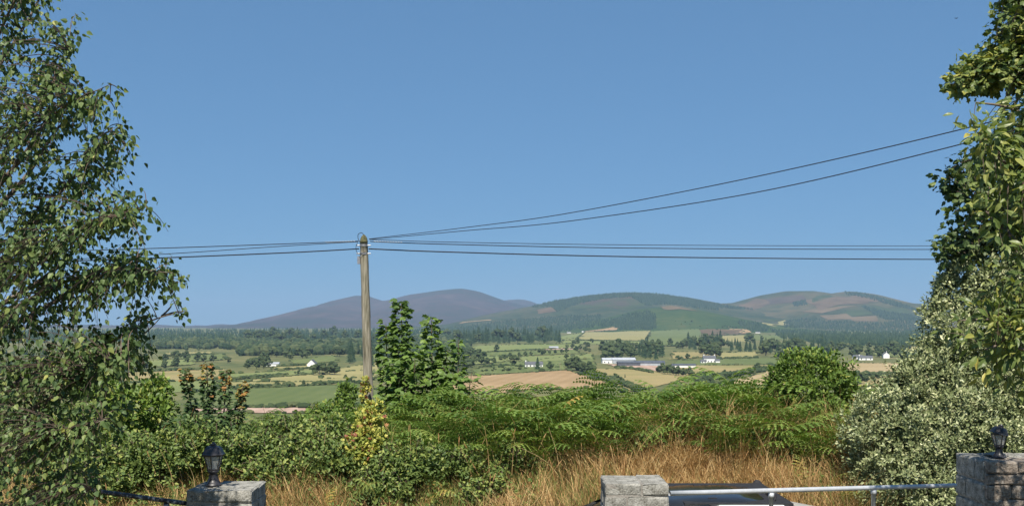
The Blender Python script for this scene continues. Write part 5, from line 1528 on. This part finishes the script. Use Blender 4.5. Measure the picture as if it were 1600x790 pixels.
def grip(w, a, b, pts, Y):
    """pale spiral dead end grips wrapped round a wire near the pole"""
    n = 60
    t = np.linspace(0, 1, n)
    A = P(pts[0][0], pts[0][1], Y[0]); B = P(pts[1][0], pts[1][1], Y[1])
    c = A[None] * (1 - t)[:, None] + B[None] * t[:, None]
    ax = norm(B - A); u = norm(np.cross(ax, [0, 0, 1.0])); v = np.cross(ax, u)
    ang = t * 2 * np.pi * 11
    c = c + .012 * (np.cos(ang)[:, None] * u + np.sin(ang)[:, None] * v)
    mb = MB(); mb.tube(c, .0055, 4)
    mb.build('spiral_grip', M_porc, w)
grip(w4, 0, 0, [(582, 377.2), (628, 379)], (17.97, 18.2))
grip(w6, 0, 0, [(556, 376.8), (508, 378.6)], (17.98, 17.8))

# ------------------------------------------------------------------ gate pillars
M_conc = mat_noise('grey_concrete_block', [(.34, (.075, .07, .055)), (.43, (.17, .165, .145)), (.53, (.28, .275, .25)), (.66, (.40, .385, .35))], scale=13, rough=.95, bump=1.0, bump_scale=75, bump_dist=.009, scale2=80, amt2=.4, spec=.12)
M_brown = mat_noise('brown_rough_stone', [(.32, (.085, .07, .058)), (.44, (.18, .15, .125)), (.55, (.27, .235, .20)), (.68, (.37, .345, .31))], scale=13, rough=.95, bump=1.0, bump_scale=60, bump_dist=.012, scale2=50, amt2=.5, spec=.15)
M_mortar = mat_noise('old_mortar', [(.3, (.17, .155, .135)), (.7, (.32, .30, .27))], scale=12, rough=.95, bump=.8, bump_dist=.01)

_bk = {}
def block_mesh(s, mat, seed):
    key = (s, mat.name, seed)
    if key in _bk: return _bk[key]
    bm = bmesh.new()
    bmesh.ops.create_cube(bm, size=1.0)
    for v in bm.verts: v.co = Vector((v.co.x * s[0], v.co.y * s[1], v.co.z * s[2]))
    bmesh.ops.bevel(bm, geom=bm.edges[:], offset=min(s) * .13, segments=2, affect='EDGES', profile=.5)
    r = random.Random(seed)
    for v in bm.verts: v.co += Vector((r.uniform(-1, 1), r.uniform(-1, 1), r.uniform(-1, 1))) * .007
    me = bpy.data.meshes.new('block'); bm.to_mesh(me); bm.free()
    me.materials.append(mat); _bk[key] = me
    return me

def pillar(name_label, cx, fy, w, d, top, course, split, base_z, mat=M_conc, rz=0.0):
    e = empty('gate_pillar', (cx, fy + d / 2, base_z), name_label, 'pillar', rz=rz)
    mb = MB(); mb.box((0, 0, (top - .012 - base_z) / 2), (w - .016, d - .016, top - .008 - base_z))
    mb.build('mortar_core', M_mortar, e, loc=(0, 0, 0))
    n = int((top - base_z) / course)
    for i in range(n):
        zc = top - base_z - course * (i + .5)
        f = split[i % len(split)]
        g_ = .006
        xs = [-w / 2, -w / 2 + w * f, w / 2]
        for k in range(2):
            sx = xs[k + 1] - xs[k] - g_
            for side in (0, 1):
                sd = d / 2 - g_ / 2 if True else d
                o = link('block', block_mesh((round(sx, 3), round(sd, 3), round(course - g_, 3)), mat, (i * 3 + k) % 5), e,
                         ((xs[k] + xs[k + 1]) / 2 + R.uniform(-.003, .003), (-d / 4 if side == 0 else d / 4) + R.uniform(-.003, .003), zc))
                o.rotation_euler = (0, 0, R.uniform(-.006, .006))
    return e

s_ = F
pillar('grey concrete block pillar carrying the lantern on the left', (341.5 - 800) / F * 7.72, 7.72, .52, .46, 1.70, .105, (.29, .62), .4)
pillar('low grey block pillar without a lantern in the middle', (995.5 - 800) / F * 8.05, 8.05, .525, .46, 1.70, .108, (.58, .34), .3)
def right_pillar():
    x0, y0, w, d, top, bz = 4.52, 9.4, .95, .64, 1.70, .2
    e = empty('gate_pillar', (x0 + w / 2, y0 + d / 2, bz), 'wide block pillar with brown stone front carrying the right lantern', 'pillar')
    mb = MB(); H = top - bz
    mb.box((0, 0, (H - .015) / 2), (w - .04, d - .04, H - .015)); mb.build('mortar_core', M_mortar, e, loc=(0, 0, 0))
    c = .215
    for i in range(int(H / c)):
        zc = H - c * (i + .5)
        f = (.36, .64)[i % 2]
        for a, b in ((-d / 2 + .03, -d / 2 + d * f), (-d / 2 + d * f, d / 2)):
            link('block', block_mesh((.20, round(b - a - .012, 3), c - .012), M_conc, i % 5), e, (-w / 2 + .10, (a + b) / 2, zc))
        # top and back blocks behind the facing
        for a, b in ((-w / 2 + .20, .10), (.10, w / 2)):
            link('block', block_mesh((round(b - a - .012, 3), .30, c - .012), M_conc, (i + 2) % 5), e, ((a + b) / 2, d / 2 - .15, zc))
    zs, i = H, 0
    while zs > .1:
        hh = (.125, .105, .14, .11)[i % 4]
        cuts = (-w / 2 + .012, -w / 2 + w * (.33, .46, .26, .4)[i % 4], -w / 2 + w * (.72, .8, .62, .75)[i % 4], w / 2)
        for k in range(3):
            sx = cuts[k + 1] - cuts[k] - .007
            o = link('stone', block_mesh((round(sx, 3), .24, round(hh - .008, 3)), M_brown, (i + k) % 5), e, ((cuts[k] + cuts[k + 1]) / 2, -d / 2 + .105 + R.uniform(-.008, .008), zs - hh / 2 - .004))
        zs -= hh; i += 1
    # a broken lump of mortar left on the top
    m = MB(); m.add(ICO_V * [.13, .10, .022] * (1 + G.uniform(-.2, .2, (len(ICO_V), 1))) + [-.18, .05, H + .008], ICO_F); m.build('mortar_lump', M_mortar, e, loc=(0, 0, 0))
right_pillar()

# ------------------------------------------------------------------ lanterns
M_iron = mat_noise('black_painted_metal', [(.3, (.014, .014, .017)), (.6, (.035, .034, .04)), (.8, (.075, .073, .08))], scale=14, rough=.42, spec=.5, bump=.2, bump_dist=.003)
def glass_mat():
    m, n, l, b = nt('clouded_lantern_glass')
    b.inputs['Base Color'].default_value = (.60, .62, .60, 1)
    b.inputs['Roughness'].default_value = .25
    b.inputs['Transmission Weight'].default_value = .55
    b.inputs['Alpha'].default_value = .75
    return m
M_glass = glass_mat()
M_bulb = mat_plain('white_bulb', (.75, .74, .70), .35)

def lantern(px, py, Y, s, label, tilt=0.0):
    p = P(px, py, Y); p[2] = 1.698
    e = empty('pillar_lantern', p, label, 'lantern', 'black lanterns on the pillars')
    ph = math.radians(30)
    mb = MB()
    mb.lathe([(.066, 0), (.070, .004), (.069, .014), (.052, .024), (.036, .05), (.029, .085), (.030, .10), (.042, .108), (.046, .118), (.042, .126)], 16)
    for z in (.012,):
        for k in range(6):
            a = k * math.pi / 3
            mb.tube([(math.cos(a) * .062, math.sin(a) * .062, .016), (math.cos(a) * .040, math.sin(a) * .040, .045), (math.cos(a) * .031, math.sin(a) * .031, .09)], .004, 4)
    mb.build('pedestal', M_iron, e, smooth=True, loc=(0, 0, 0))
    z0, z1, r0, r1 = .128, .248, .045, .076
    mb = MB(); mb.lathe([(r0 + .004, z0 - .004), (r0 + .006, z0 + .006), (r0, z0 + .008)], 6, phase=ph); mb.lathe([(r1, z1 - .01), (r1 + .006, z1 - .006), (r1 + .006, z1 + .002)], 6, phase=ph)
    cage = mb.build('cage', M_iron, e, loc=(0, 0, 0))
    for k in range(6):
        a = ph + k * math.pi / 3; b = a + math.pi / 3
        mb = MB(); mb.tube([(math.cos(a) * r0, math.sin(a) * r0, z0), (math.cos(a) * r1, math.sin(a) * r1, z1)], .0048, 5)
        mb.build('bar', M_iron, cage, loc=(0, 0, 0))
        q = .955
        mb = MB(); A = np.array([(math.cos(a) * r0 * q, math.sin(a) * r0 * q, z0 + .006), (math.cos(b) * r0 * q, math.sin(b) * r0 * q, z0 + .006), (math.cos(b) * r1 * q, math.sin(b) * r1 * q, z1 - .006), (math.cos(a) * r1 * q, math.sin(a) * r1 * q, z1 - .006)])
        In = A * [.96, .96, 1]
        mb.add(np.concatenate([A, In]), [(0, 1, 2, 3), (7, 6, 5, 4), (0, 4, 5, 1), (1, 5, 6, 2), (2, 6, 7, 3), (3, 7, 4, 0)])
        mb.build('pane', M_glass, e, loc=(0, 0, 0))
    mb = MB(); mb.lathe([(.012, .13), (.014, .16), (.022, .185), (.024, .205), (.015, .225), (.002, .232)], 10); mb.build('bulb', M_bulb, e, smooth=True, loc=(0, 0, 0))
    mb = MB()
    mb.lathe([(.094, -.004), (.096, .002), (.086, .010), (.082, .022), (.070, .048), (.052, .064), (.030, .070), (.024, .074), (.026, .082), (.014, .088), (.006, .10)], 6, phase=ph)
    ro = mb.build('roof', M_iron, e, loc=(0, 0, z1 + .004))
    ro.rotation_euler = (tilt * .6, tilt, 0)
    e.scale = (s, s, s)
    return e
lantern(333.5, 757, 7.95, 1.0, 'black six sided lantern on the left gate pillar')
lantern(1561, 716, 9.62, .94, 'black lantern with crooked broken cap on the right gate pillar', .22)

# ------------------------------------------------------------------ hand rails
M_galv = mat_noise('galvanised_pipe', [(.3, (.42, .44, .47)), (.6, (.58, .60, .63)), (.8, (.68, .69, .71))], scale=9, rough=.5, metallic=.35, scale2=60, amt2=.4)
M_flake = mat_noise('flaking_black_paint', [(.40, (.02, .02, .024)), (.54, (.06, .06, .065)), (.58, (.40, .41, .43)), (.8, (.58, .59, .60))], scale=9, rough=.6, scale2=30, amt2=.4)
def rail(a, b, posts, mat, label, r=.021):
    e = empty('pipe_rail', (a[0], a[1], .2), label, 'railing')
    mb = MB(); s = np.linspace(0, 1, 12)[:, None]
    mb.tube(a * (1 - s) + b * s, r, 12, cap=True); mb.build('top_rail', mat, e, smooth=True)
    for t in posts:
        p = a * (1 - t) + b * t
        mb = MB(); mb.tube([(p[0], p[1], .1), (p[0], p[1], p[2] * .6), (p[0], p[1], p[2] - r * .4)], r * .95, 12, cap=True)
        mb.lathe([(r * 1.25, -.02), (r * 1.25, .02)], 12, (p[0], p[1], p[2] - r - .02))
        mb.build('post', mat, e, smooth=True)
A_, B_ = P(1046, 770, 8.25), P(1493, 757.5, 9.75)
def t_at(px):
    u = (px - 800) / F
    return (u * A_[1] - A_[0]) / ((B_[0] - A_[0]) - u * (B_[1] - A_[1]))
rail(A_, B_, [t_at(1205), t_at(1365)], M_galv, 'galvanised pipe rail between the middle and right pillars')
rail(P(290, 785.5, 7.85), P(60, 754, 8.6), [.12, .93], M_flake, 'pipe rail with flaking black paint left of the left pillar', .019)

# ------------------------------------------------------------------ the parked car
M_white = mat_noise('white_car_paint', [(.3, (.74, .75, .74)), (.7, (.80, .81, .80))], scale=2, rough=.18, spec=.5)
M_soft = mat_noise('black_soft_top', [(.3, (.012, .012, .014)), (.7, (.03, .03, .034))], scale=30, rough=.8)
M_croof = mat_noise('black_gloss_roof', [(.3, (.012, .013, .015)), (.7, (.022, .024, .027))], scale=3, rough=.16, spec=.6)
M_tyre = mat_plain('tyre_rubber', (.02, .02, .02), .8)
M_rim = mat_plain('alloy_rim', (.55, .56, .58), .3, .8)
def carglass(name, col, alpha):
    m, n, l, b = nt(name)
    b.inputs['Base Color'].default_value = (*col, 1); b.inputs['Roughness'].default_value = .04
    b.inputs['Alpha'].default_value = alpha; b.inputs['Specular IOR Level'].default_value = .6
    return m
M_tint = carglass('tinted_car_glass', (.012, .014, .016), .93)
M_clear = carglass('clear_car_glass', (.10, .13, .11), .28)
def car():
    gz = .206; Yc = 10.78
    e = empty('parked_car', (2.24, Yc, gz), 'low white car with black roof parked behind the pipe rail', 'car')
    # cross sections along the length: x, half width, sill, belt height
    S = [(-1.88, .62, .36, .50), (-1.78, .72, .26, .60), (-1.3, .79, .20, .66), (-.75, .80, .18, .72), (-.55, .80, .18, .86), (-.1, .80, .18, .935), (.55, .80, .18, .935), (.72, .80, .18, .84), (.95, .79, .19, .74), (1.5, .74, .24, .64), (1.84, .64, .32, .52), (1.92, .50, .38, .46)]
    mb = MB(); V = []; k = 10
    for x, hw, lo, hi in S:
        m = (lo + hi) / 2
        prof = [(-hw * .86, lo), (-hw, m - .08), (-hw * 1.01, m + .06), (-hw * .97, hi - .05), (-hw * .90, hi), (hw * .90, hi), (hw * .97, hi - .05), (hw * 1.01, m + .06), (hw, m - .08), (hw * .86, lo)]
        V += [(x, y, z) for y, z in prof]
    Fc = []
    for i in range(len(S) - 1):
        for j in range(k):
            q = (j + 1) % k
            Fc.append((i * k + j, i * k + q, (i + 1) * k + q, (i + 1) * k + j))
    Fc += [tuple(range(k))[::-1], tuple(range((len(S) - 1) * k, len(S) * k))]
    mb.add(V, Fc); mb.build('body', M_white, e, smooth=True, loc=(0, 0, 0))
    # roof shell: near edge, crown, far edge
    R_ = [(-1.5, .60, .64), (-1.25, .61, .78), (-1.0, .62, .875), (-.72, .63, .94), (-.3, .64, .972), (.15, .63, .975), (.42, .61, .955)]
    V = []
    for x, hw, z in R_:
        V += [(x, -hw - .03, z - .075), (x, -hw, z - .03), (x, -hw * .6, z), (x, 0, z + .018), (x, hw * .6, z - .004), (x, hw, z - .04), (x, hw + .03, z - .085)]
    n = 7; L = len(R_)
    top = V; bot = [(a, b * .97, c - .035) for a, b, c in V]
    Fc = [(i * n + j, (i + 1) * n + j, (i + 1) * n + j + 1, i * n + j + 1) for i in range(L - 1) for j in range(n - 1)]
    Fb = [tuple(q + L * n for q in f[::-1]) for f in Fc]
    Ed = [(i * n, i * n + L * n, (i + 1) * n + L * n, (i + 1) * n) for i in range(L - 1)] + [(i * n + n - 1, (i + 1) * n + n - 1, (i + 1) * n + n - 1 + L * n, i * n + n - 1 + L * n) for i in range(L - 1)]
    Ed += [(j, j + 1, j + 1 + L * n, j + L * n) for j in range(n - 1)] + [((L - 1) * n + j, (L - 1) * n + j + L * n, (L - 1) * n + j + 1 + L * n, (L - 1) * n + j + 1) for j in range(n - 1)]
    mb = MB(); mb.add(top + bot, Fc + Fb + Ed); mb.build('roof', M_croof, e, smooth=True, loc=(0, 0, 0))
    for s in (-1, 1):
        def slab(pts, th=.012):
            a = np.array([(x, s * y, z) for x, y, z in pts]); b = a + np.array([0, -s * th, 0]); m = len(pts)
            q = MB(); q.add(np.concatenate([a, b]), [tuple(range(m)), tuple(range(m, 2 * m))[::-1]] + [(i, (i + 1) % m, (i + 1) % m + m, i + m) for i in range(m)])
            return q
        slab([(-1.45, .70, .66), (-.85, .72, .70), (-.10, .715, .89), (-.22, .655, .945), (-.72, .655, .905), (-1.02, .645, .84), (-1.3, .635, .74)]).build('window', M_tint, e, loc=(0, 0, 0))
        slab([(-.02, .715, .89), (.72, .71, .87), (.42, .635, .93), (-.13, .655, .945)]).build('window', M_clear, e, loc=(0, 0, 0))
        slab([(-.10, .725, .89), (-.02, .725, .89), (-.13, .665, .945), (-.22, .665, .945)], .03).build('window_pillar', M_soft, e, loc=(0, 0, 0))
        slab([(.72, .72, .87), (.80, .715, .85), (.47, .635, .94), (.42, .64, .93)], .04).build('window_pillar', M_soft, e, loc=(0, 0, 0))
        q = MB(); q.lathe([(.02, -.05), (.05, -.03), (.055, .02), (.03, .05)], 8, (.66, s * .86, .90)); q.build('door_mirror', M_soft, e, loc=(0, 0, 0))
        for x in (-1.22, 1.20):
            w = MB()
            ang = np.linspace(0, 2 * np.pi, 25)[:-1]
            prof = [(.19, -.09), (.27, -.095), (.30, -.06), (.30, .06), (.27, .095), (.19, .09)]
            VV = []; FF = []
            for r, yy in prof: VV += [(x + math.cos(a) * r, s * .74 + yy, .30 + math.sin(a) * r) for a in ang]
            for i in range(len(prof) - 1):
                for j in range(24): FF.append((i * 24 + j, i * 24 + (j + 1) % 24, (i + 1) * 24 + (j + 1) % 24, (i + 1) * 24 + j))
            w.add(VV, FF); wo_ = w.build('wheel', M_tyre, e, loc=(0, 0, 0), smooth=True)
            w = MB()
            for kx in range(5):
                a = kx * 1.2566
                w.tube([(x, s * .82, .30), (x + math.cos(a) * .19, s * .82, .30 + math.sin(a) * .19)], .022, 5)
            w.build('rim', M_rim, wo_, loc=(0, 0, 0))
    mb = MB(); mb.add([(.44, -.59, .945), (.44, .59, .945), (.95, .66, .75), (.95, -.66, .75), (.43, -.59, .933), (.43, .59, .933), (.94, .66, .738), (.94, -.66, .738)], [(0, 1, 2, 3), (7, 6, 5, 4), (0, 4, 5, 1), (1, 5, 6, 2), (2, 6, 7, 3), (3, 7, 4, 0)])
    mb.build('windscreen', M_clear, e, loc=(0, 0, 0))
    mb = MB(); mb.box((.10, 0, .935), (1.12, 1.30, .03)); mb.build('dark_cabin_slab', M_soft, e, loc=(0, 0, 0))  # dark slab added over the white deck: dash and shade inside the cabin
    mb = MB(); a = np.linspace(0, 2 * np.pi, 25)
    mb.tube(np.stack([.50 + .07 * np.sin(a) * .4, -.34 + .17 * np.cos(a), 0.955 + .07 * np.sin(a)], 1), .014, 6); mb.build('steering_wheel', M_soft, e, smooth=True, loc=(0, 0, 0))
    for y in (-.34, .34):
        mb = MB(); mb.box((-.12, y, .80), (.14, .40, .22)); mb.box((-.13, y, .94), (.09, .22, .06)); mb.build('seat', M_soft, e, loc=(0, 0, 0))
    for y in (-.5, .5):
        mb = MB(); mb.add(ICO_V * [.07, .11, .06] + [1.84, y, .58], ICO_F); mb.build('headlight', M_porc, e, loc=(0, 0, 0))
car()

# ------------------------------------------------------------------ a bird in the sky
def bird():
    p = P(1494, 29, 60)
    mb = MB()
    mb.add(ICO_V * [.13, .035, .035], ICO_F)
    for s in (-1, 1):
        mb.add([(.05, s * .02, .0), (-.05, s * .02, .0), (-.06, s * .14, .05), (.0, s * .26, .03), (.05, s * .13, .06), (.0, s * .1, .02)], [(0, 1, 2, 4), (4, 2, 3), (0, 5, 1), (5, 3, 2, 1), (0, 4, 3, 5)])
    mb.add([(-.11, -.02, 0), (-.11, .02, 0), (-.22, .04, 0), (-.22, -.04, 0), (-.12, 0, .015)], [(0, 1, 2, 3), (0, 4, 1), (1, 4, 2), (2, 4, 3), (3, 4, 0)])
    o = mb.build('bird', M_black, loc=p); tag(o, 'tiny dark bird high in the sky near the right trees', 'bird')
    o.rotation_euler = (.2, .1, .6)
    o.scale = (.55, .55, .55)
bird()
